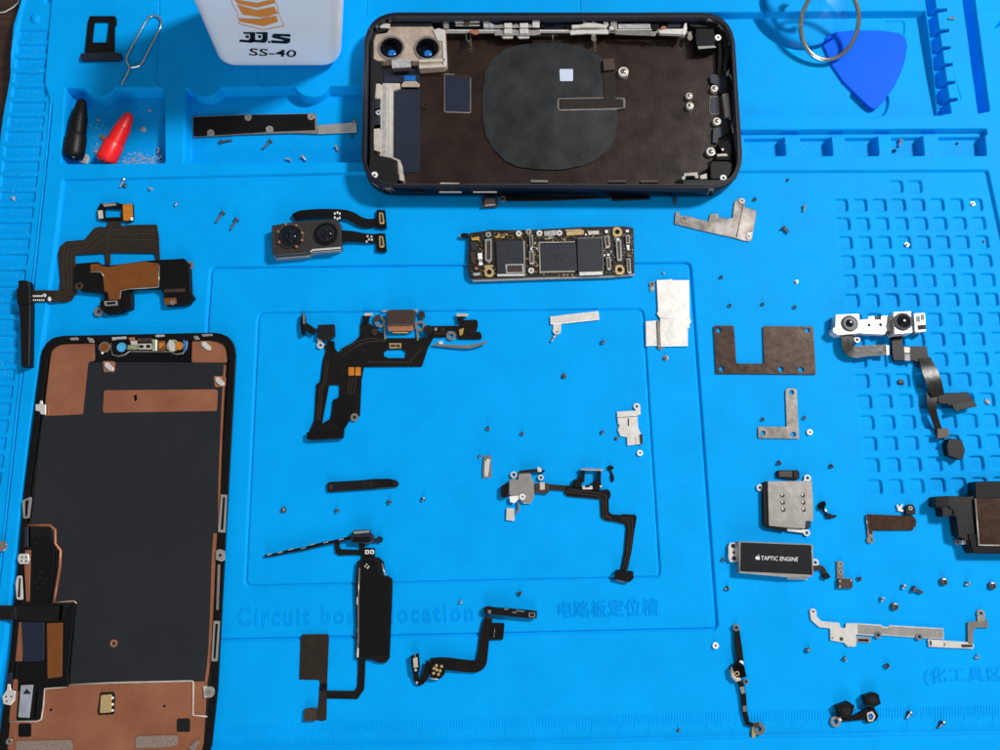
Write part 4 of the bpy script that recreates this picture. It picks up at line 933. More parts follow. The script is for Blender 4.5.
pl('print_mark', '845,148 870,140 864,170 850,180', .65, .7, 'brass', 2, bev=0); pl('print_mark', '722,140 736,138 736,152 724,154', .65, .7, 'nickelgrey', 2, bev=0); ring('print_mark', 764, 148, 9, .65, .7, 'brownconn', ri=5, bev=0)
pl('plug_block', '82,660 160,652 270,650 264,690 110,700 84,694', .65, 2.4, 'black', 4, bev=.2); pl('plug_shell', '106,682 262,678 262,690 108,698', .4, 1.6, 'steel', 3)
pl('raised_flap', '216,500 246,488 262,480 330,480 300,600 262,640 205,600', .65, .95, 'black', 4)
ribbon('trace_line', [(250, 262, 0.64), (330, 210, 0.64), (400, 190, 0.64), (470, 200, 0.64)], 3, .03, 'tracebrown', sub=1)
ribbon('trace_line', [(262, 276, 0.64), (340, 226, 0.64), (400, 206, 0.64), (480, 206, 0.64)], 3, .03, 'tracebrown', sub=1)
ribbon('trace_line', [(180, 300, 0.64), (170, 410, 0.64), (150, 440, 0.64), (136, 600, 0.64)], 3, .03, 'tracebrown', sub=1)
ribbon('trace_line', [(192, 300, 0.64), (180, 410, 0.64), (162, 440, 0.64), (148, 600, 0.64)], 3, .03, 'tracebrown', sub=1)
ribbon('trace_line', [(300, 390, 0.64), (290, 470, 0.64)], 3, .03, 'tracebrown', sub=1)
ribbon('trace_line', [(314, 390, 0.64), (304, 470, 0.64)], 3, .03, 'tracebrown', sub=1)
ribbon('trace_line', [(330, 390, 0.64), (320, 470, 0.64)], 3, .03, 'tracebrown', sub=1)
ribbon('trace_line', [(390, 310, 0.64), (600, 312, 0.64), (660, 240, 0.64)], 3, .03, 'tracebrown', sub=1)
ribbon('trace_line', [(720, 168, 0.64), (790, 166, 0.64), (840, 176, 0.64)], 3, .03, 'tracebrown', sub=1)

# --- dark U plate and L bracket
Zm(620, 310, 5)
T('notched_plate', 'dark brown steel plate with a square notch in its upper edge and five holes', 'plate', 765, 350, solo=True)
def hole(x, y, r): return circ(x, y, r, n=14)
pl('notched_plate', '468,84 474,78 566,78 570,84 582,262 590,268 716,268 720,262 714,88 720,80 960,82 966,90 980,322 480,318', .1, .6, 'darksteel', 2, holes=[hole(494, 102, 13), hole(508, 294, 13), hole(804, 296, 14), hole(906, 298, 14), hole(938, 102, 13)])
T('angle_bracket', 'L-shaped grey metal angle bracket with three holes below the dark notched plate', 'bracket', 785, 425, solo=True)
pl('angle_bracket', '690,584 834,584 828,402 838,392 878,392 884,402 896,644 692,640', .1, .6, 'steel', 4, holes=[hole(715, 614, 13), hole(866, 622, 14), hole(858, 412, 13)])

# --- front camera assembly
Zm(800, 290, 5)
T('front_camera', 'front camera and sensor assembly with white metal blocks and a bent black ribbon cable', 'front camera', 880, 325, base=0.)
h1 = pl('sensor_housing', '178,122 298,118 302,216 190,226 164,208 164,190 176,186', 0, 4.0, 'nickel', 4, bev=.2); ring('lens_collar', 250, 166, 42, 4.0, 4.4, 'rimplastic', ri=0, parent=h1); ring('lens', 252, 168, 35, 4.4, 4.6, 'slate', parent=h1); dome('lens_glass', 250, 165, 20, 4.6, .4, 'lensglass', parent=h1); pl('lens_slot', '246,150 254,148 262,180 254,182', 4.6, 4.75, 'nickelgrey', 2, parent=h1)
pl('bridge_plate', '300,148 340,146 342,132 372,130 374,148 404,148 406,130 440,128 456,140 456,196 430,206 424,222 304,216', 0, 3.0, 'nickel', 4); pl('bridge_shade', '372,132 404,130 404,148 374,150', 1.0, 2.4, 'black', 2)
for x, y in ((346, 175), (403, 173)): ring('pin_hole', x, y, 9, 3.0, 3.06, 'gloss', bev=0, n=14)
ring('screw_eye', 444, 214, 16, .4, 1.6, 'steel', ri=7)
h2 = pl('camera_housing', '466,110 556,104 564,214 472,222', 0, 5.4, 'nickel', 5, bev=.25); ring('lens_collar', 518, 156, 46, 5.4, 6.0, 'black', ri=34, parent=h2); ring('lens', 519, 157, 35, 5.4, 5.7, 'lensglass', parent=h2); dome('lens_glass', 520, 158, 24, 5.7, .6, 'lensglass', parent=h2)
pl('side_wall', '452,140 466,134 472,222 458,200', 0, 4.4, 'steel', 2)
pl('side_module', '568,116 626,114 632,208 576,214', 0, 3.4, 'steel', 4, bev=.15); pl('module_window', '580,130 600,126 602,160 582,160', 3.4, 3.5, 'navy', 3); pl('module_window', '586,176 628,172 630,196 590,200', 3.4, 3.5, 'gloss', 3); pl('module_tab', '572,182 582,178 586,208 574,208', 3.4, 3.6, 'white', 2); pl('module_tab', '604,122 622,122 622,150 606,150', 3.4, 3.55, 'brownconn', 3)
ribbon('ribbon_cable', [(236, 222, 2.6), (234, 270, 2.6), (246, 300, 2.4), (275, 314, 2.2), (330, 304, 2.0), (430, 300, 1.6)], [62, 60, 66, 60, 56, 54], .3, 'flex'); ring('screw_eye', 286, 248, 16, .2, .8, 'steel', ri=7); pl('cable_tab', '430,276 446,276 446,326 432,326', 1.5, 2.3, 'nickelgrey', 3)
pl('plug_plate', '458,250 468,226 512,226 514,282 634,280 642,334 660,356 600,366 570,352 468,352 462,320', .4, 1.6, 'black', 5)
pl('paper_mark', '520,284 550,286 550,314 522,314', 1.6, 1.68, 'cream', 2); pl('paper_mark', '522,320 550,320 552,354 524,354', 1.6, 1.68, 'offgrey', 2)
ribbon('ribbon_cable', [(620, 340, 1.4), (645, 400, 3.0), (668, 460, 3.4), (688, 530, 2.6)], [60, 78, 80, 66], .35, 'flex'); ribbon('ribbon_cable', [(660, 520, 2.2), (655, 580, 2.4), (672, 640, 1.6), (692, 700, 1.0)], [60, 44, 34, 36], .3, 'black')
pl('folded_end', '690,518 840,510 868,548 880,575 760,584 740,572 690,566', 1.4, 2.8, 'black', 5, bev=.2); pl('folded_tip', '758,572 866,552 888,580 778,606', 2.8, 3.4, 'rimplastic', 3)
pl('plug', '686,692 742,690 748,738 686,742', .3, 1.8, 'brownconn', 4, bev=.15)
T('foam_cap', 'small black foam block lying below the brown plug of the front camera cable', 'foam block', 956, 450, solo=True)
Zm(); pl('foam_cap', '948.5,438 962,439.5 965.5,450 963,460.5 948,455 946.5,446', 0, 3.0, 'rubberblack', 3, bev=.3)

# --- small bright bracket and tiny bracket
Zm(460, 400, 5)
T('socket_cover', 'bright silver stepped socket cover with one screw eye in the right half of the frame', 'cover plate', 630, 425)
pl('plate', '784,58 886,52 888,88 892,140 906,170 914,220 836,226 834,184 800,178 788,150 798,124 790,120', .1, .7, 'nickel', 3); ring('screw_eye', 884, 32, 17, .1, .7, 'nickel', ri=7); pl('neck', '876,44 902,36 904,72 888,76', .1, .6, 'nickel', 3); pl('slot', '838,92 845,92 845,130 839,130', .7, .74, 'darksteel', 1, bev=0); pl('fold_line', '784,86 886,80 886,84 784,90', .7, .74, 'steel', 0, bev=0); pl('side_fold', '900,172 912,168 914,222 904,220', .7, 1.2, 'darksteel', 2); pl('edge_fold', '874,186 880,185 884,222 878,222', .7, .74, 'offgrey', 0, bev=0)
T('spring_clip_bracket', 'tiny upright grey clip bracket left of the aerial module', 'bracket', 486, 467)
pl('plate', '118,280 156,276 158,386 112,390 112,340', .1, .6, 'steel', 3); pl('raised_clip', '122,310 140,290 152,300 146,340 140,380 120,380', .6, 1.0, 'nickel', 5); pl('tab', '92,278 106,276 104,292 94,292', .1, .6, 'nickelgrey', 2)

# --- wifi aerial module
T('aerial_module', 'grey plated aerial module with a black stepped ribbon cable crossing the frame edge', 'aerial module', 570, 500)
pl('plate', '246,400 262,392 290,400 294,364 352,362 356,384 370,410 372,480 356,516 318,518 300,500 244,474', .3, 1.2, 'nickelgrey', 6, bev=.15); pl('aerial_bar', '298,352 380,344 424,350 424,360 380,358 300,366', .3, 2.0, 'rimplastic', 3); pl('tab', '386,336 396,334 410,348 408,358 388,358', 1.0, 2.2, 'nickel', 3)
ring('screw_eye', 269, 374, 17, .2, .9, 'nickel', ri=9); ring('screw_eye', 404, 388, 15, .2, .9, 'nickel', ri=7); pl('side_block', '206,430 240,410 244,480 224,490 204,480', 0, 2.0, 'black', 4); ring('screw_ring', 312, 484, 15, 1.2, 1.5, 'white', ri=7)
pl('white_clip', '246,482 292,478 290,500 270,516 250,510', 1.2, 1.6, 'white', 4); pl('spring_leg', '284,510 294,508 300,550 280,572 274,560 288,545', .3, .9, 'steel', 3); pl('white_pad', '232,540 270,540 274,600 268,604 230,600', .3, .9, 'nickel', 4)
pl('plug', '374,416 430,414 446,420 446,462 436,468 376,462', .3, 1.4, 'brownconn', 4); pl('plug_window', '398,412 424,412 424,448 400,450', 1.4, 1.5, 'cream', 3)
ribbon('link_cable', [(444, 434, .7), (525, 440, .6)], 26, .25, 'flexbrown', sub=1)
pl('ribbon_cable', '522,428 590,426 700,450 738,446 752,458 754,480 744,500 745,560 760,572 806,574 812,570 880,574 884,590 872,660 858,760 838,850 806,850 822,760 832,640 826,622 770,608 730,604 706,585 702,496 540,482 522,468', .4, .75, 'flex', 7)
ribbon('trace_line', [(530, 458, .74), (690, 480, .74), (716, 500, .74), (718, 584, .74), (760, 596, .74), (836, 602, .74), (850, 640, .74), (836, 760, .74), (816, 845, .74)], 3, .03, 'tracebrown', sub=1)
ribbon('trace_line', [(540, 446, .74), (700, 468, .74), (730, 480, .74), (732, 580, .74), (765, 588, .74), (860, 592, .74), (864, 640, .74), (850, 760, .74), (830, 845, .74)], 3, .03, 'tracebrown', sub=1)
pl('plug_block', '786,848 866,856 870,890 848,912 778,896 776,870', .4, 2.4, 'black', 5, bev=.2); pl('plug_shell', '780,890 826,902 824,910 780,900', .2, 1.6, 'copperedge', 2)
pl('cable_patch', '760,574 808,575 808,612 762,606', .75, .9, 'black', 2)
pl('frame_post', '610,350 626,346 622,410 602,412', .4, 2.0, 'black', 3); pl('frame_post', '690,350 706,350 704,404 688,402', .4, 2.0, 'black', 3); pl('frame_top', '606,340 716,344 716,354 606,350', 1.0, 2.2, 'nickelgrey', 2); pl('frame_block', '570,396 604,392 612,410 604,436 570,430', .4, 1.8, 'black', 4); pl('frame_block', '662,408 706,402 706,444 670,446', .4, 1.8, 'black', 4); pl('contact_strip', '610,430 662,428 664,446 612,446', .75, 1.6, 'nickel', 3); pl('contact_notch', '624,426 650,424 648,436 628,438', 1.6, 1.65, 'black', 2, bev=0)
ring('contact_dot', 704, 432, 6, 1.8, 2.0, 'nickel', n=10)

# --- black strip
Zm(260, 460, 5.556)
T('button_strip', 'short black strip with rounded ends and a grey pad in its middle', 'button strip', 362, 485)
pl('strip', '372,130 384,122 560,112 640,104 720,104 760,114 772,132 764,148 640,160 384,178 372,168', .1, 1.2, 'gloss', 8, bev=.15); pl('grey_pad', '560,120 620,116 624,158 564,160', 1.2, 1.4, 'rimplastic', 3); pl('end_mark', '386,138 402,136 402,162 388,164', 1.2, 1.25, 'brownconn', 3)
for i in range(9): pl('print_mark', [(420 + i * 14 + (90 if i > 4 else 0) * 1.2, 138 - i + R.uniform(-8, 4)), (430 + i * 14 + (90 if i > 4 else 0) * 1.2, 134 - i), (428 + i * 14 + (90 if i > 4 else 0) * 1.2, 150 - i), (422 + i * 14 + (90 if i > 4 else 0) * 1.2, 148 - i)], 1.2, 1.24, 'rimplastic', 1, bev=0)
ring('screw_eye', 752, 130, 12, 1.2, 1.5, 'darksteel', ri=5)

# --- power button flex
T('power_button_flex', 'power button flex with a long thin arm and a wide black strap', 'button flex', 370, 600)
ribbon('long_arm', [(30, 532, .3), (90, 524, .4), (150, 508, .4), (250, 492, .5), (350, 464, .6), (420, 452, .8), (470, 440, 1.0), (520, 430, 1.2)], [12, 14, 16, 16, 18, 16, 18, 22], .8, 'black')
for (x, y) in ((50, 530), (110, 518), (170, 502), (240, 494), (290, 474), (365, 462), (450, 446)): pl('arm_contact', [(x - 14, y - 4), (x + 14, y - 11), (x + 15, y - 6), (x - 12, y + 1)], .6, 1.9, 'nickelgrey' if x % 4 else 'steel', 2)
pl('switch_body', '500,440 512,400 520,390 606,386 612,400 630,420 634,450 600,464 510,460', .4, 2.6, 'navy', 5, bev=.3); pl('switch_cap', '518,396 606,390 608,402 520,410', 2.6, 3.0, 'nickelgrey', 3); pl('switch_front', '514,430 612,428 610,456 518,458', 2.6, 2.8, 'black', 3); ring('screw_eye', 664, 442, 18, .3, 1.0, 'navy', ri=7); pl('eye_neck', '630,440 650,434 650,456 632,462', .3, .9, 'navy', 2)
pl('ribbon_cable', '412,452 440,456 444,490 456,496 560,498 548,470 548,456 576,456 580,486 640,490 640,540 600,548 568,548 564,526 440,530 418,516', .3, .65, 'flex', 5)
for x in (584, 612): pl('printed_box', [(x, 500), (x + 22, 500), (x + 22, 522), (x, 522)], .65, .72, 'white', 2, holes=[[(x + 6, 506), (x + 16, 506), (x + 16, 516), (x + 6, 516)]], bev=0)
pl('strap', '540,570 560,548 600,540 660,540 686,566 690,600 684,640 710,644 734,660 736,700 720,1100 700,1128 660,1128 620,1112 536,1106 530,1090 534,900 528,700', .3, 1.7, 'gloss', 8, bev=.2)
pl('strap_face', '566,562 640,556 660,640 690,660 720,664 712,1090 560,1100 558,800', 1.7, 1.85, 'black', 6)
wire('strap_edge', [(552, 600, 1.8), (546, 760, 1.8), (546, 1000, 1.8), (538, 1095, 1.8)], .25, 'steel'); wire('strap_edge', [(678, 574, 1.8), (688, 620, 1.8), (700, 640, 1.8)], .25, 'nickelgrey')
for x, y in ((592, 580), (604, 592), (598, 600), (584, 592)): ring('print_mark', x, y, 5, 1.85, 1.9, 'cream', bev=0, n=8)
for y0, h_ in ((760, 50), (935, 30), (1040, 60), (1000, 20)): pl('silver_fleck', [(538, y0), (548, y0 + 6), (546, y0 + h_), (538, y0 + h_ - 8)], 1.7, 1.95, 'white' if h_ > 40 else 'steel', 2)
Zm(280, 580, 5)
ribbon('tail_cable', [(410, 380, .8), (408, 460, .5), (404, 540, .4), (380, 574, .4), (230, 572, .4)], [36, 36, 36, 38, 36], .28, 'flex', sub=1)
pl('tail_pad', '112,272 240,270 245,290 236,500 232,700 210,706 182,700 192,610 200,510 192,500 96,498 102,300', .3, .65, 'flexbrown', 4); pl('tail_plug', '124,644 180,640 182,704 118,708', .4, 1.8, 'brownconn', 4, bev=.15)
pl('tail_band', '200,520 236,518 234,552 196,556', .65, .8, 'black', 2)

# --- flash flex
Zm(400, 580, 5)
T('volume_button_flex', 'short black flex cable with a sensor bar, seven gold contact dots and a bent stub', 'flex cable', 478, 645)
pl('sensor_bar', '420,136 440,130 470,136 640,150 686,156 684,192 640,192 440,172 420,166', .3, 2.2, 'gloss', 5, bev=.2); pl('bar_window', '642,162 678,164 676,188 644,186', 2.2, 2.3, 'steel', 3, holes=['650,168 670,169 669,182 652,181']); pl('bar_mark', '438,150 456,150 454,168 440,166', 2.2, 2.3, 'steel', 4)
for x, y in ((520, 142), (580, 150), (560, 158), (600, 152)): pl('bar_contact', [(x, y), (x + 22, y + 2), (x + 22, y + 8), (x, y + 6)], 2.2, 2.4, 'steel', 2)
pl('neck_tab', '432,184 460,186 458,204 432,202', .4, 1.0, 'brownconn', 2)
ribbon('ribbon_cable', [(444, 190, .8), (425, 270, .6), (415, 360, .6), (405, 432, .8), (330, 430, 1.0), (220, 415, 1.6), (150, 420, 1.6)], [40, 48, 50, 56, 58, 60, 56], .3, 'flex')
pl('side_plate', '456,214 520,216 522,232 516,298 448,300 452,250', .3, 1.0, 'black', 4); wire('plate_seam', [(474, 240, 1.0), (468, 290, 1.0)], .12, 'steel')
ribbon('curled_stub', [(150, 410, 1.6), (128, 480, 1.2), (105, 515, .8), (82, 505, .8), (78, 450, 1.4)], [40, 32, 30, 28, 24], .3, 'black')
pl('contact_pad', '150,420 170,402 226,410 224,470 200,496 150,490', 1.9, 2.3, 'black', 6)
for x, y in ((182, 428), (208, 432), (170, 442), (184, 449), (200, 454), (168, 466), (192, 472)): ring('contact_dot', x, y, 7.5, 2.3, 2.45, 'gold', n=12)
wire('silver_edge', [(150, 490, 2.0), (180, 494, 2.0), (196, 490, 2.0)], .3, 'nickel')
pl('led_holder', '54,380 92,368 98,440 90,480 64,470 56,420', .4, 2.4, 'black', 4, bev=.15); pl('led', '64,392 86,386 90,436 68,440', 2.4, 2.7, 'cream', 3); ring('contact_dot', 78, 450, 7, 2.4, 2.6, 'cream', n=10); ring('contact_dot', 84, 514, 6, 1.2, 1.5, 'cream', n=10); pl('holder_tip', '70,372 76,368 78,386 72,388', 2.4, 2.7, 'steel', 1)

# --- SIM reader
Zm(700, 440, 5)
T('sim_reader', 'silver SIM reader box with six round contact holes and three mounting ears', 'SIM reader', 790, 505)
pl('housing', '322,208 338,206 346,430 420,434 432,440 432,456 336,438 318,420 314,250', 0, 1.8, 'black', 3); pl('shell', '338,206 560,204 566,300 568,404 530,406 528,442 436,438 344,428', .2, 2.4, 'steel', 4, bev=.15).data.materials[0] = MT['nickelgrey']
for x in (0, 1):
    for y in range(3):
        c_ = ring('contact_hole', 413 + x * 102 + y * 2, 277 + y * 36, 11, 2.4, 2.45, 'brownconn', bev=0, n=14); dome('contact_bump', 410 + x * 102 + y * 2, 273 + y * 36, 6, 2.45, .4, 'nickel', parent=c_)
for x, y in ((300, 238), (538, 190), (534, 464)): ring('mounting_ear', x, y, 17, .2, .8, 'nickel', ri=8)
pl('ear_neck', '308,226 336,224 336,250 312,250', .2, .7, 'nickel', 2); pl('ear_neck', '520,194 552,200 556,210 516,210', .2, .7, 'nickel', 2); pl('front_tab', '434,440 524,446 520,466 438,456', .2, 1.2, 'nickel', 3); pl('navy_notch', '530,410 556,408 554,440 532,442', .3, 1.6, 'navy', 2)
for i in range(5): pl('spring_finger', [(350 + i * 16, 430), (358 + i * 16, 431), (358 + i * 16, 440), (350 + i * 16, 439)], .2, 1.2, 'nickelgrey', 1, bev=0)
T('board_connector', 'small brown-topped black connector just above the SIM reader', 'connector', 788, 473)
pl('body', '386,152 486,150 498,160 498,192 482,200 388,186', .1, 1.2, 'black', 5, bev=.1); pl('brown_top', '394,156 462,154 462,186 396,184', 1.2, 1.4, 'brownconn', 4); pl('end_cap', '466,156 492,156 494,190 470,192', 1.2, 1.5, 'rimplastic', 5)

# --- vibration motor
T('vibration_motor', 'vibration motor block with white TAPTIC ENGINE lettering on its black face', 'vibration motor', 775, 560)
mb = pl('case', '192,506 560,520 566,530 568,668 564,684 440,686 196,664', 0, 3.4, 'nickelgrey', 4, bev=.2); pl('black_face', '204,512 556,526 562,674 202,656', 3.4, 3.5, 'ink', 2, bev=0)
text('white_lettering', 'TAPTIC ENGINE', (304, 600), (489, 607), (306, 579), 'inkwhite', 3.53, bold=.004)
pl('apple_mark', '279,583 284,580 289,583 294,580 299,584 297,590 300,595 295,600 289,598 283,599 279,594 277,588', 3.5, 3.54, 'inkwhite', 2, bev=0); pl('apple_leaf', '288,578 291,573 295,572 293,577', 3.5, 3.54, 'inkwhite', 0, bev=0)
pl('end_tab', '150,512 186,514 192,560 188,608 150,610 142,590 142,530', .4, 1.4, 'nickel', 8)
for x, y in ((166, 530), (170, 592)): ring('tab_hole', x, y, 11, 1.4, 1.46, 'navy', bev=0, n=16)
ring('tab_hole', 169, 562, 7, 1.4, 1.46, 'brownconn', bev=0, n=12); pl('end_clip', '188,530 198,530 200,580 190,582', 1.4, 3.0, 'nickel', 2)
ring('screw_eye', 577, 612, 18, .3, 1.0, 'nickel', ri=8); pl('side_tab', '436,684 540,686 538,698 440,696', .2, 1.0, 'nickel', 2)
ribbon('tail_cable', [(566, 640, 1.0), (610, 636, .6), (618, 660, .5), (634, 680, .5)], [22, 22, 24, 22], .3, 'darksteel'); pl('tail_plug', '612,672 640,664 654,684 640,696 618,692', .2, 1.4, 'black', 4)
T('small_flex_bracket', 'small flex bracket with two holes and a brown square plug right of the vibration motor', 'bracket', 844, 577)
pl('arm', '682,606 714,606 718,690 764,694 764,742 688,742 684,680', .1, .6, 'steel', 3); pl('brown_plug', '692,694 764,696 764,740 690,740', .6, 1.4, 'brownconn', 3)
for x, y in ((700, 622), (704, 662)): ring('screw_eye', x, y, 13, .6, .9, 'nickelgrey', ri=7)
for x, y in ((700, 705), (756, 702), (700, 732)): ring('contact_dot', x, y, 4, 1.4, 1.5, 'nickel', n=8, bev=0)

# --- dark cover bracket right
Zm(850, 450, 6.667)
T('cover_bracket', 'dark brown flat cover bracket with one screw eye, left of the loudspeaker', 'bracket', 890, 523)
pl('plate', '104,436 124,428 420,440 444,466 440,510 428,514 420,536 150,536 152,560 120,560', .1, .7, 'brownsteel', 5); ring('screw_eye', 136, 598, 24, .1, .7, 'steel', ri=13); ring('eye_core', 136, 598, 12, .1, .4, 'nickelgrey', ri=5); pl('neck', '112,540 156,540 152,580 118,582', .1, .6, 'steel', 3); wire('edge_fold', [(108, 440, .7), (122, 560, .7)], .2, 'steel')
T('rubber_grommet', 'little dark arch-shaped grommet above the dark brown cover bracket', 'grommet', 911, 509)
pl('body', '374,428 372,390 382,368 402,360 424,366 438,392 438,430', 0, 1.6, 'rimplastic', 6, bev=.15); ring('eye', 404, 388, 14, 1.6, 1.9, 'nickelgrey', ri=6)
T('white_spring_clip', 'tiny white spring clip beside the dark arch-shaped grommet', 'clip', 901, 508, solo=True)
pl('white_spring_clip', '308,362 322,366 330,380 346,358 356,362 344,392 362,404 350,412 330,404 320,410 318,390', .1, .8, 'nickel', 4)

# --- loudspeaker at the right edge
T('loudspeaker', 'black loudspeaker box with a dark metal face at the right edge of the mat', 'loudspeaker', 972, 517)
pl('box', '574,310 655,306 800,310 830,300 836,210 1000,208 1300,205 1310,690 1000,692 820,690 800,660 788,600 724,574 706,440 640,446 618,440 610,384 566,378', 0, 4.6, 'rimplastic', 6, bev=.3); pl('upper_block', '836,212 1300,206 1300,318 838,322', 4.6, 5.2, 'black', 4)
pl('metal_face', '832,322 1290,318 1296,640 858,636', 4.6, 5.4, 'brownsteel', 3, bev=.2); wire('face_edge', [(834, 324, 5.4), (858, 634, 5.4), (1290, 640, 5.4)], .3, 'nickelgrey')
pl('box_tab', '572,312 656,308 658,376 570,378', 4.6, 5.0, 'black', 4); wire('port_lip', [(655, 380, 4.6), (684, 395, 4.6), (690, 420, 4.6), (682, 444, 4.6)], .4, 'rimplastic'); pl('lower_block', '788,560 850,562 858,640 1000,646 1300,646 1300,686 820,684', 4.6, 5.0, 'black', 4)
ring('screw_eye', 718, 614, 18, .5, 1.2, 'steel', ri=8); pl('terminal', '746,600 770,598 788,600 786,626 750,630', .5, 3.0, 'nickel', 5)

# --- long silver side bracket
Zm(800, 570, 5)
T('long_side_bracket', 'long bright silver side bracket with notches and a hooked end, lower right', 'bracket', 880, 632)
pl('plate', '52,232 80,228 108,256 196,264 206,290 226,290 230,266 280,266 405,274 416,284 440,284 450,276 718,292 720,346 612,340 600,322 582,322 572,338 408,326 400,312 380,314 374,330 280,322 284,368 276,384 240,384 222,364 152,352 150,292 96,286 56,250', .1, .7, 'nickel', 3)
pl('grey_band', '290,272 404,280 416,290 440,290 450,282 716,296 716,342 614,336 600,320 582,320 572,334 410,322 398,308 382,310 374,324 290,318', .7, .76, 'nickelgrey', 2, bev=0)
ring('screw_eye', 66, 210, 17, .1, .7, 'nickel', ri=7); pl('neck', '50,212 84,212 84,236 52,238', .1, .65, 'nickel', 2); ring('screw_eye', 391, 325, 17, .2, 1.0, 'steel', ri=8); ring('screw_eye', 597, 334, 17, .2, 1.0, 'steel', ri=8)
pl('slot_tab', '280,332 352,336 354,364 284,360', .1, .6, 'nickelgrey', 6); pl('slot', '290,344 344,346 342,358 292,356', .6, .66, 'black', 4, bev=0); ring('rivet', 208, 345, 9, .7, .9, 'brownconn', n=12); ring('rivet', 163, 340, 5, .7, .8, 'steel', n=10); ring('rivet', 692, 316, 18, .76, .82, 'nickelgrey', ri=12)
T('hooked_bracket', 'narrow silver bracket with an upturned grey arm beside the end of the long silver bracket', 'bracket', 958, 636)
pl('strip', '640,346 850,362 872,376 866,394 740,390 644,384', .1, .8, 'nickel', 3); pl('arm', '838,262 940,250 942,290 884,288 868,300 866,372 840,368', .1, .8, 'steel', 3); ring('screw_eye', 905, 218, 20, .1, .7, 'nickelgrey', ri=9); pl('eye_neck', '886,224 926,222 928,256 888,258', .1, .6, 'nickelgrey', 3); pl('dark_patch', '804,372 862,372 866,386 810,388', .8, .9, 'brownconn', 4); pl('arrow_mark', '716,360 728,372 716,386 722,372', .8, .85, 'darksteel', 0, bev=0); pl('end_mark', '648,354 658,354 658,380 650,378', .8, .86, 'darksteel', 1, bev=0)

# --- thin aerial flex
Zm(690, 600, 5)
T('thin_aerial_flex', 'thin black aerial flex with metal eyes, standing lengthwise near the lower edge of the mat', 'flex cable', 742, 680)
ribbon('upper_strip', [(232, 150, .6), (240, 230, .8), (252, 310, .8)], [26, 34, 30], .6, 'black', sub=1); ring('screw_eye', 232, 138, 17, .3, 1.3, 'steel', ri=8); ring('solder_dot', 257, 314, 11, 1.3, 1.7, 'white')
pl('module', '220,320 250,310 272,330 284,384 250,392 214,380 204,345', .2, 2.0, 'gloss', 6, bev=.15); wire('cream_hook', [(206, 350, 1.4), (214, 380, 1.4), (232, 398, 1.4), (250, 392, 1.4)], .8, 'cream'); ring('gold_coil', 236, 368, 12, 2.0, 2.4, 'gold', ri=7); pl('silver_edge', '204,338 212,336 216,366 208,368', 1.2, 2.2, 'nickelgrey', 2)
ring('screw_eye', 280, 408, 14, .2, .9, 'steel', ri=7); ribbon('link_cable', [(238, 396, .8), (258, 430, .8), (266, 480, .7), (272, 560, .6), (286, 615, .6), (315, 625, .6)], [18, 24, 26, 24, 22, 18], .5, 'black', sub=1); pl('silver_sleeve', '248,436 270,432 276,466 258,470', 1.3, 1.6, 'nickelgrey', 3); pl('grey_sleeve', '262,530 282,528 284,558 266,560', 1.2, 1.5, 'steel', 3)
ring('end_eye', 346, 644, 30, .2, 1.0, 'steel', ri=12); pl('end_plate', '310,622 330,612 336,660 322,692 308,690', .2, .9, 'gold', 4); pl('end_plate', '320,616 348,612 340,640 322,640', .9, 1.1, 'brownconn', 4)

# --- black twin plug piece
T('twin_plug_cable', 'black twin plug piece with two square ends and two metal eyes near the lower edge', 'plug cable', 858, 708)
pl('square_plug', '728,532 792,508 824,528 816,566 800,590 756,590', .2, 2.6, 'black', 4, bev=.2); pl('plug_recess', '756,546 792,534 806,552 796,574 770,576', 2.6, 2.7, 'rimplastic', 3); pl('square_plug', '870,480 920,464 944,470 956,520 916,540 882,528', .2, 2.8, 'black', 4, bev=.2); pl('plug_recess', '890,488 926,478 940,510 912,524', 2.8, 2.9, 'rimplastic', 3)
pl('link_strap', '756,590 800,588 830,572 880,545 920,536 945,580 930,606 890,616 870,598 800,606 760,608', .2, 1.2, 'black', 4, bev=.15); ring('metal_eye', 729, 608, 25, .2, 1.0, 'nickelgrey', ri=12); pl('metal_frame', '884,566 912,556 928,580 918,604 892,610', 1.2, 1.6, 'nickel', 8, holes=['890,574 908,566 918,582 912,598 896,600']); ring('blue_window', 903, 584, 10, 1.2, 1.4, 'lensblue'); pl('white_tab', '740,588 756,586 760,606 746,604', 1.0, 1.4, 'white', 3)

# --- tiny black hooks
Zm(700, 440, 5)
T('tiny_cable_hook', 'tiny curled black and silver hook right of the SIM reader', 'cable hook', 824, 508)
pl('hook', '592,330 606,308 624,304 632,320 622,340 634,360 640,376 626,362 612,346 600,348', .1, 1.2, 'gloss', 4); pl('silver_tip', '622,344 634,346 636,360 626,358', 1.2, 1.5, 'white', 2)
T('tiny_flex_scrap', 'tiny black flex scrap below the curled hook and right of the SIM reader', 'flex scrap', 830, 515, solo=True)
pl('tiny_flex_scrap', '626,374 648,366 660,376 682,374 684,384 660,392 640,394 630,386', .1, .9, 'black', 4)
Zm(460, 400, 5)
T('bent_flex_scrap', 'small bent black flex scrap to the upper right of the aerial module', 'flex scrap', 612, 474, solo=True)
pl('bent_flex_scrap', '734,334 752,326 770,334 766,346 754,350 764,366 772,390 768,410 758,408 752,384 756,362 742,350', .1, .7, 'black', 4)

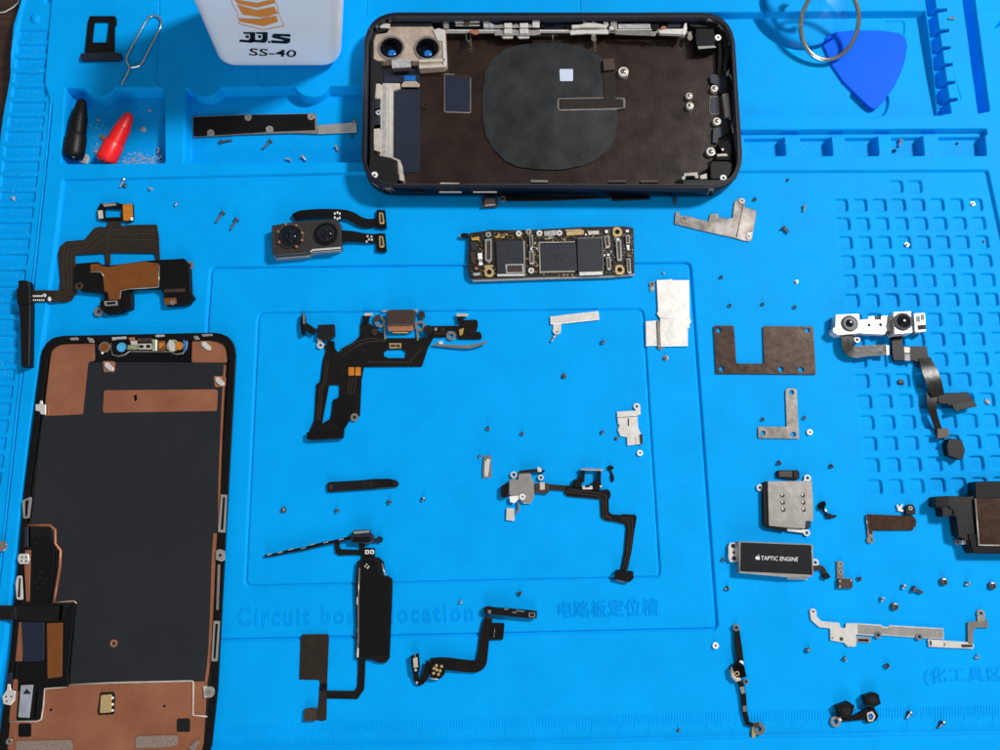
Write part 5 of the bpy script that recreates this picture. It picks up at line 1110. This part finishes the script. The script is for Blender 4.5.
# --- edge of another strip at the left border
Zm()
T('metal_strip', 'grey end of a metal strip poking in at the left border beside the display', 'metal strip', 1, 545, solo=True)
pl('metal_strip', '-22,542 4,541 6.5,544 6,549 3,551 -22,553', .1, 1.6, 'steel', 1)
T('thin_wire', 'thin pale wire over the dark table at the back left corner', 'wire', 12, 6, base=TABLE_Z, solo=True)
wire('thin_wire', [(-20, 16, .6), (5, 12, .6), (13, 7.5, .8), (18, 3, .8), (21, -6, .8), (20, -25, .6)], .3, 'nickel')

# ================================================================== SCREWS, WASHERS, CRUMBS
PROTO = {}
def lathe(prof, n=14, cross=False):
    v = []; f = []
    for r_, z_ in prof:
        for i in range(n): v.append((r_ * math.cos(6.28318 * i / n), r_ * math.sin(6.28318 * i / n), z_))
    for q in range(len(prof) - 1):
        for i in range(n):
            j = (i + 1) % n; f.append([q * n + i, q * n + j, (q + 1) * n + j, (q + 1) * n + i])
    f.append(list(range(n))[::-1]); f.append([(len(prof) - 1) * n + i for i in range(n)])
    return v, f
def proto(kind, m):
    key = (kind, m)
    if key in PROTO: return PROTO[key]
    if kind == 'long': prof = [(.1, 0), (.5, .15)] + [(.52 if k % 2 else .42, .3 + k * .28) for k in range(15)] + [(.5, 4.5), (.95, 4.6), (1.0, 4.85), (.95, 5.35), (.55, 5.5), (.3, 5.3)]
    elif kind == 'mid': prof = [(.1, 0), (.5, .12)] + [(.55 if k % 2 else .44, .25 + k * .26) for k in range(8)] + [(.5, 2.3), (.95, 2.35), (1.0, 2.55), (.9, 2.9), (.5, 3.0), (.3, 2.85)]
    elif kind == 'short': prof = [(.1, 0), (.48, .1)] + [(.56 if k % 2 else .45, .2 + k * .24) for k in range(4)] + [(.5, 1.1), (.98, 1.15), (1.02, 1.35), (.9, 1.65), (.5, 1.72), (.3, 1.55)]
    elif kind == 'up': prof = [(.95, 0), (1.05, .12), (1.05, .5), (.55, .55), (.5, .75), (.56, .9), (.48, 1.05), (.54, 1.2), (.2, 1.4)]
    elif kind == 'round': prof = [(1.1, 0), (1.35, .2), (1.4, .7), (1.2, 1.1), (.75, 1.2), (.45, .8)]
    v, f = lathe(prof)
    if kind in ('long', 'mid', 'short'):        # lay it down along +x
        v = [(z_, y_, x_ + 1.0 - .35) for x_, y_, z_ in v]
        mid = max(p[0] for p in v) / 2; v = [(p[0] - mid, p[1], p[2]) for p in v]
    me = bpy.data.meshes.new('screw'); me.from_pydata([tuple(c * .001 for c in p) for p in v], [], f); me.materials.append(MT[m])
    bm = bmesh.new(); bm.from_mesh(me); bmesh.ops.recalc_face_normals(bm, faces=bm.faces); bm.to_mesh(me); bm.free()
    o = bpy.data.objects.new('screw', me); PROTO[key] = o; return o
D, S = 'screwdark', 'screwlight'
GS_ = 'loose phone screws scattered on the mat'
SCREWS = [  # px, py, kind, material, angle (deg, screen counter-clockwise: where the head points), scale, where
 (122, 183, 'long', S, 70, .75, 'silver screw leaning against another just below the pen tray'),
 (125, 186, 'short', D, 120, .9, 'small dark screw crossing a silver one just below the pen tray'),
 (150.5, 188.5, 'short', S, -40, .85, 'small silver screw right of the crossed pair below the pen tray'),
 (176, 204.5, 'short', S, 60, .8, 'small silver screw alone above the earpiece speaker ribbon, right side'),
 (158.5, 151, 'mid', S, 80, .9, 'silver screw at the right wall inside the pen tray'),
 (160, 158, 'mid', S, 40, .8, 'lower silver screw in the right corner of the pen tray'),
 (164, 120.5, 'short', D, 70, .7, 'dark screw in the upper right of the pen tray'),
 (226, 141, 'long', D, 190, .95, 'dark long screw lying flat below the left end of the black-faced bracket'),
 (267, 144.5, 'long', D, 50, .95, 'dark long screw slanting below the middle of the black-faced bracket'),
 (288.5, 159.6, 'mid', S, -20, .85, 'left silver screw of two under the right half of the black-faced bracket'),
 (304, 158.5, 'mid', S, 130, .95, 'right silver screw of two under the right half of the black-faced bracket'),
 (337, 148.6, 'mid', S, 115, .9, 'pale silver screw below the silver tongue in the long tray'),
 (351.5, 136, 'short', D, 30, .8, 'small dark screw tucked under the tip of the silver tongue'),
 (220, 217, 'long', D, 58, 1.0, 'left long screw of the pair left of the rear camera'),
 (234, 224, 'long', D, 62, 1.0, 'right long screw of the pair left of the rear camera'),
 (675, 202.5, 'mid', D, 88, 1.0, 'dark upright-lying screw just below the lower right of the rear housing'),
 (754.5, 199.5, 'short', D, 30, .8, 'small dark screw right of the mottled bracket tip'),
 (785.5, 230, 'mid', D, 130, 1.15, 'dark screw with bright shank right of the mottled bracket'),
 (804, 208.5, 'mid', S, 75, .85, 'pale silver screw in the upper right of the work field'),
 (663.5, 272.5, 'short', S, -30, .6, 'tiny silver screw just above the silver cover plate'),
 (721, 277.5, 'short', D, 35, .75, 'small dark screw right of the silver cover plate top'),
 (729.5, 305.6, 'short', D, 20, .75, 'small dark screw above the left arm of the notched plate'),
 (762.5, 304.3, 'short', D, 25, .7, 'small dark screw above the notch of the notched plate'),
 (794.5, 307, 'short', D, 10, .75, 'small dark screw above the right arm of the notched plate'),
 (796.5, 281.7, 'up', S, 0, .75, 'silver screw on its head high above the right arm of the notched plate'),
 (603.5, 342, 'short', D, 200, .9, 'dark screw right of the small strip bracket'),
 (564, 376, 'up', D, 0, 1.0, 'dark screw on its head alone below the small strip bracket'),
 (665.7, 357.8, 'up', 'steel', 0, 1.0, 'grey screw on its head below the silver cover plate flap'),
 (762.5, 419.5, 'short', D, 20, .75, 'small dark screw left of the angle bracket upright'),
 (804, 418, 'short', D, 10, .75, 'small dark screw right of the angle bracket upright'),
 (488, 428.6, 'short', D, 30, .9, 'left dark screw of two above the tiny clip bracket'),
 (522, 433.6, 'short', D, 15, .85, 'dark screw in the frame middle above the aerial module'),
 (603, 432, 'short', D, 200, .8, 'dark screw left of the bright socket cover'),
 (616.5, 438.5, 'up', D, 0, .7, 'dark screw on its head touching the bright socket cover corner'),
 (480, 456.6, 'short', D, 80, .65, 'tiny dark screw at the upper left of the tiny clip bracket'),
 (283.5, 510, 'up', D, 0, 1.05, 'dark screw on its head left below the black button strip'),
 (337, 511, 'short', D, 70, .9, 'small dark screw below the left end of the black button strip'),
 (389.5, 502.5, 'short', D, 75, .95, 'small dark screw below the right end of the black button strip'),
 (423, 499.5, 'short', D, 65, .9, 'small dark screw furthest right of the black button strip'),
 (519.5, 593, 'short', D, -20, .95, 'dark screw just above the sensor bar of the short flex cable'),
 (460.5, 602.5, 'short', S, 40, .75, 'pale screw above the word location'),
 (778.7, 463, 'short', D, 25, .9, 'dark screw above the small brown-topped connector'),
 (831, 466.5, 'short', D, 35, .85, 'dark screw right of the small brown-topped connector'),
 (723.5, 560, 'short', D, 140, .8, 'dark screw left of the vibration motor'),
 (727, 588.5, 'short', D, 15, .9, 'dark screw below the left end of the vibration motor'),
 (859, 578.5, 'short', D, -25, .9, 'dark screw right of the small flex bracket'),
 (903.5, 587, 'short', S, 60, 1.0, 'silver screw left of the large dark screw below the loudspeaker'),
 (917, 590.5, 'mid', D, 155, 1.3, 'large dark screw lying on its side below the loudspeaker'),
 (943.4, 581.7, 'round', D, 0, 1.05, 'round brown-topped screw head directly below the loudspeaker'),
 (967, 584, 'short', S, 30, .95, 'small screw between two round heads below the loudspeaker'),
 (992, 585.7, 'round', D, 0, 1.05, 'round dark screw head nearest the right border'),
 (882, 599.7, 'short', S, 60, .95, 'silver screw left of the round dark screw above the long bracket'),
 (894.4, 606.4, 'round', D, 0, 1.05, 'round dark screw just above the long silver bracket'),
 (808.4, 649.4, 'short', D, 215, .95, 'dark screw below the left eye of the long silver bracket'),
 (845, 659.2, 'short', D, 120, .9, 'dark screw below the wide left part of the long silver bracket'),
 (886.4, 665.8, 'short', D, -10, 1.0, 'dark screw below the middle of the long silver bracket'),
 (976.6, 657, 'short', S, 10, .8, 'pale silver screw below the hooked bracket'),
 (908.6, 715, 'mid', D, 50, .95, 'upper dark screw of two right of the twin plug piece'),
 (941, 724.7, 'mid', D, 45, .95, 'lower dark screw of two right of the twin plug piece'),
 (951.5, 18, 'mid', S, 5, .8, 'silver screw in the back right slot tray'),
 (899.7, 143.5, 'mid', S, 70, 1.1, 'bright silver screw in the fourth small tray'),
 (894, 151, 'short', D, 40, .8, 'dark screw below the bright one in the fourth small tray'),
 (919.5, 146.5, 'mid', D, 85, .7, 'small dark screw at the right wall of the fourth small tray'),
 (957, 143.2, 'short', D, 10, .55, 'tiny dark screw in the fifth small tray'),
 (788, 180, 'short', D, 80, .6, 'tiny dark screw just below the first small tray'),
 (973, 203.5, 'up', S, 0, .9, 'bright silver screw in the last cell of the top full row'),
 (907, 244.5, 'up', S, 0, .9, 'bright silver screw in a cell of the third full row'),
 (678.8, 730.5, 'up', D, 0, .6, 'tiny dark screw among the ruler numbers'),
 (984.5, 241.5, 'short', S, 60, .55, 'tiny silver screw in the last cell of the third full row'),
]
seen_first = set()
for (px, py, kind, m, ang, sc_, lab) in SCREWS:
    src = proto(kind, m)
    o = src if (kind, m) not in seen_first else src.copy()
    seen_first.add((kind, m)); o.name = 'screw'
    b = surf(px, py); x, y = W(px, py, b + .5); sink = -.05
    o.location = (x * .001, y * .001, (b + sink * sc_) * .001); s1 = sc_ * .98
    o.scale = (s1, s1, s1); o.rotation_euler = (0, 0, math.radians(ang))
    COL.objects.link(o); tagit(o, lab, 'screw', GS_)
# washers
WASH = [(810, 432, 'white ring washer right below the angle bracket'), (640.5, 452.8, 'white ring washer below the bright socket cover'), (716, 645, 'white ring washer outside the lower right frame corner')]
first = None
for px, py, lab in WASH:
    if first is None:
        T('washer', lab, 'washer', px, py, solo=True, group='white ring washers'); Zm()
        first = ring('washer', px, py, 2.9, .05, .8, 'white', ri=1.15)
    else:
        o = first.copy(); b = surf(px, py); x, y = W(px, py, b); o.location = (x * .001, y * .001, b * .001); COL.objects.link(o); tagit(o, lab, 'washer', 'white ring washers')
# crumbs
def lump_verts(cx, cy, cz, r, n=9, flat=.7):
    ph = [(R.uniform(-1, 1), R.uniform(-1, 1), R.uniform(-.2, 1)) for _ in range(n)]
    v = []
    for a in ph:
        l = math.sqrt(sum(q * q for q in a)) + 1e-6; k = r * R.uniform(.7, 1.1) / l
        v.append((cx + a[0] * k, cy + a[1] * k, cz + max(0, a[2]) * k * flat + .01))
    return v
def hull(v):
    bm = bmesh.new()
    for p in v: bm.verts.new(p)
    r_ = bmesh.ops.convex_hull(bm, input=bm.verts)
    bmesh.ops.delete(bm, geom=[g for g in r_['geom_interior'] if isinstance(g, bmesh.types.BMVert)], context='VERTS')
    bm.verts.index_update(); vs = [tuple(p.co) for p in bm.verts]; fs = [[q.index for q in f.verts] for f in bm.faces]
    bm.free(); return vs, fs
Zm()
CR = [(84, 160, 2.6, 'offgrey', 'grey crumb at the foot of the black probe cap'), (103.5, 138, 1.7, 'padgrey', 'grey-brown crumb touching the left side of the red probe cap'), (143.6, 129, 1.5, 'offgrey', 'grey crumb to the right of the red probe cap tip'), (98.6, 120, .9, 'offgrey', 'tiny grey crumb above the red probe cap'), (149.5, 110, .9, 'offgrey', 'tiny grey crumb near the upper right of the pen tray'), (96, 152, 1.0, 'offgrey', 'tiny grey crumb between the two probe caps'),
      (900, 382.6, 1.5, 'brownconn', 'small brown round crumb in a cell below the front camera'), (14, 198.5, 1.2, 'dust', 'white flake in a ribbed cell at the left border'), (987, 402, 1.4, 'offgrey', 'grey splinter in a cell right of the folded cable end')]
for px, py, r_, m, lab in CR:
    T('crumb', lab, 'crumb', px, py, solo=True, group='loose crumbs of solder and glue')
    v, f = hull(lump_verts(cur.o[0], cur.o[1], cur.base - .05, r_, 16)); link('crumb', v, f, m)
def specks():
    v = []; f = []
    def add(px, py, r_):
        b = surf(px, py); x, y = W(px, py, b)
        a, q = hull(lump_verts(x, y, b - .02, r_, 7)); k = len(v); v.extend(a); f.extend([[i + k for i in t] for t in q])
    for _ in range(260): add(min(162, max(64, R.gauss(142, 12))), min(164, max(95, R.gauss(160, 4))), R.uniform(.15, .5))
    for _ in range(60): add(R.gauss(99, 4), R.gauss(140, 9), R.uniform(.15, .45))
    for _ in range(110): add(R.uniform(64, 163), R.uniform(100, 163), R.uniform(.1, .3))
    for _ in range(300):
        y = R.uniform(28, 380); add(R.uniform(max(1, lx(y)), rx(y)), y, R.uniform(.08, .2))
    for _ in range(110): add(R.uniform(748, 984), R.uniform(140, 157), R.uniform(.1, .25))
    for _ in range(170): add(R.uniform(836, 998), R.uniform(200, 490), R.uniform(.07, .17))
    for _ in range(60): add(R.uniform(186, 356), R.uniform(136, 164), R.uniform(.08, .2))
    for _ in range(60): add(R.uniform(760, 950), R.uniform(20, 118), R.uniform(.06, .14))
    for _ in range(260): add(R.uniform(60, 990), R.uniform(180, 740), R.uniform(.04, .13))
    me = bpy.data.meshes.new('dust_specks'); me.from_pydata([tuple(c * .001 for c in p) for p in v], [], f); me.materials.append(MT['dust'])
    o = bpy.data.objects.new('dust_specks', me); COL.objects.link(o); o['kind'] = 'stuff'; o['label'] = 'pale dust and filings scattered over the mat'; o['category'] = 'dust'
specks()

# ================================================================== LIGHT, WORLD, CAMERA
w = bpy.data.worlds.new('World'); SC.world = w; w.use_nodes = True
nt = w.node_tree; bg = nt.nodes['Background']; bg.inputs[1].default_value = .21
tc = nt.nodes.new('ShaderNodeTexCoord'); nz = nt.nodes.new('ShaderNodeTexNoise'); nz.inputs['Scale'].default_value = 4.5; nz.inputs['Detail'].default_value = 2  # made-up bright and dark patches for the metal parts to mirror
rp = nt.nodes.new('ShaderNodeValToRGB'); rp.color_ramp.elements[0].position = .38; rp.color_ramp.elements[1].position = .66
rp.color_ramp.elements[0].color = (.14, .15, .17, 1); rp.color_ramp.elements[1].color = (2.3, 2.35, 2.4, 1)
nt.links.new(tc.outputs['Generated'], nz.inputs['Vector']); nt.links.new(nz.outputs['Fac'], rp.inputs[0]); nt.links.new(rp.outputs[0], bg.inputs[0])
def area(name, loc, tgt, size, power, col):
    l = bpy.data.lights.new(name, 'AREA'); l.shape = 'SQUARE'; l.size = size; l.energy = power; l.color = col
    o = bpy.data.objects.new(name, l); COL.objects.link(o); o.location = loc
    d = Vector(tgt) - Vector(loc); o.rotation_euler = d.to_track_quat('-Z', 'Y').to_euler(); return o
area('desk_lamp', (.98, .60, 1.12), (0.02, .02, 0), .20, 27.5, (1, .97, .94))
area('bottle_fill', (.10, -.92, .34), (0, .1, .02), .5, 4.2, (1, .98, .95))  # added low fill that brightens the bottle front, not a real lamp
cd = bpy.data.cameras.new('camera'); cam = bpy.data.objects.new('camera', cd); COL.objects.link(cam)
cd.sensor_width = 36; cd.lens = 36 * F / 1000; cd.clip_start = .01; cd.clip_end = 20
cam.location = CAM * .001; cam.rotation_euler = (TH, 0, 0); SC.camera = cam
SC.view_settings.view_transform = 'Standard'; SC.view_settings.look = 'None'; SC.view_settings.exposure = 0; SC.view_settings.gamma = 1
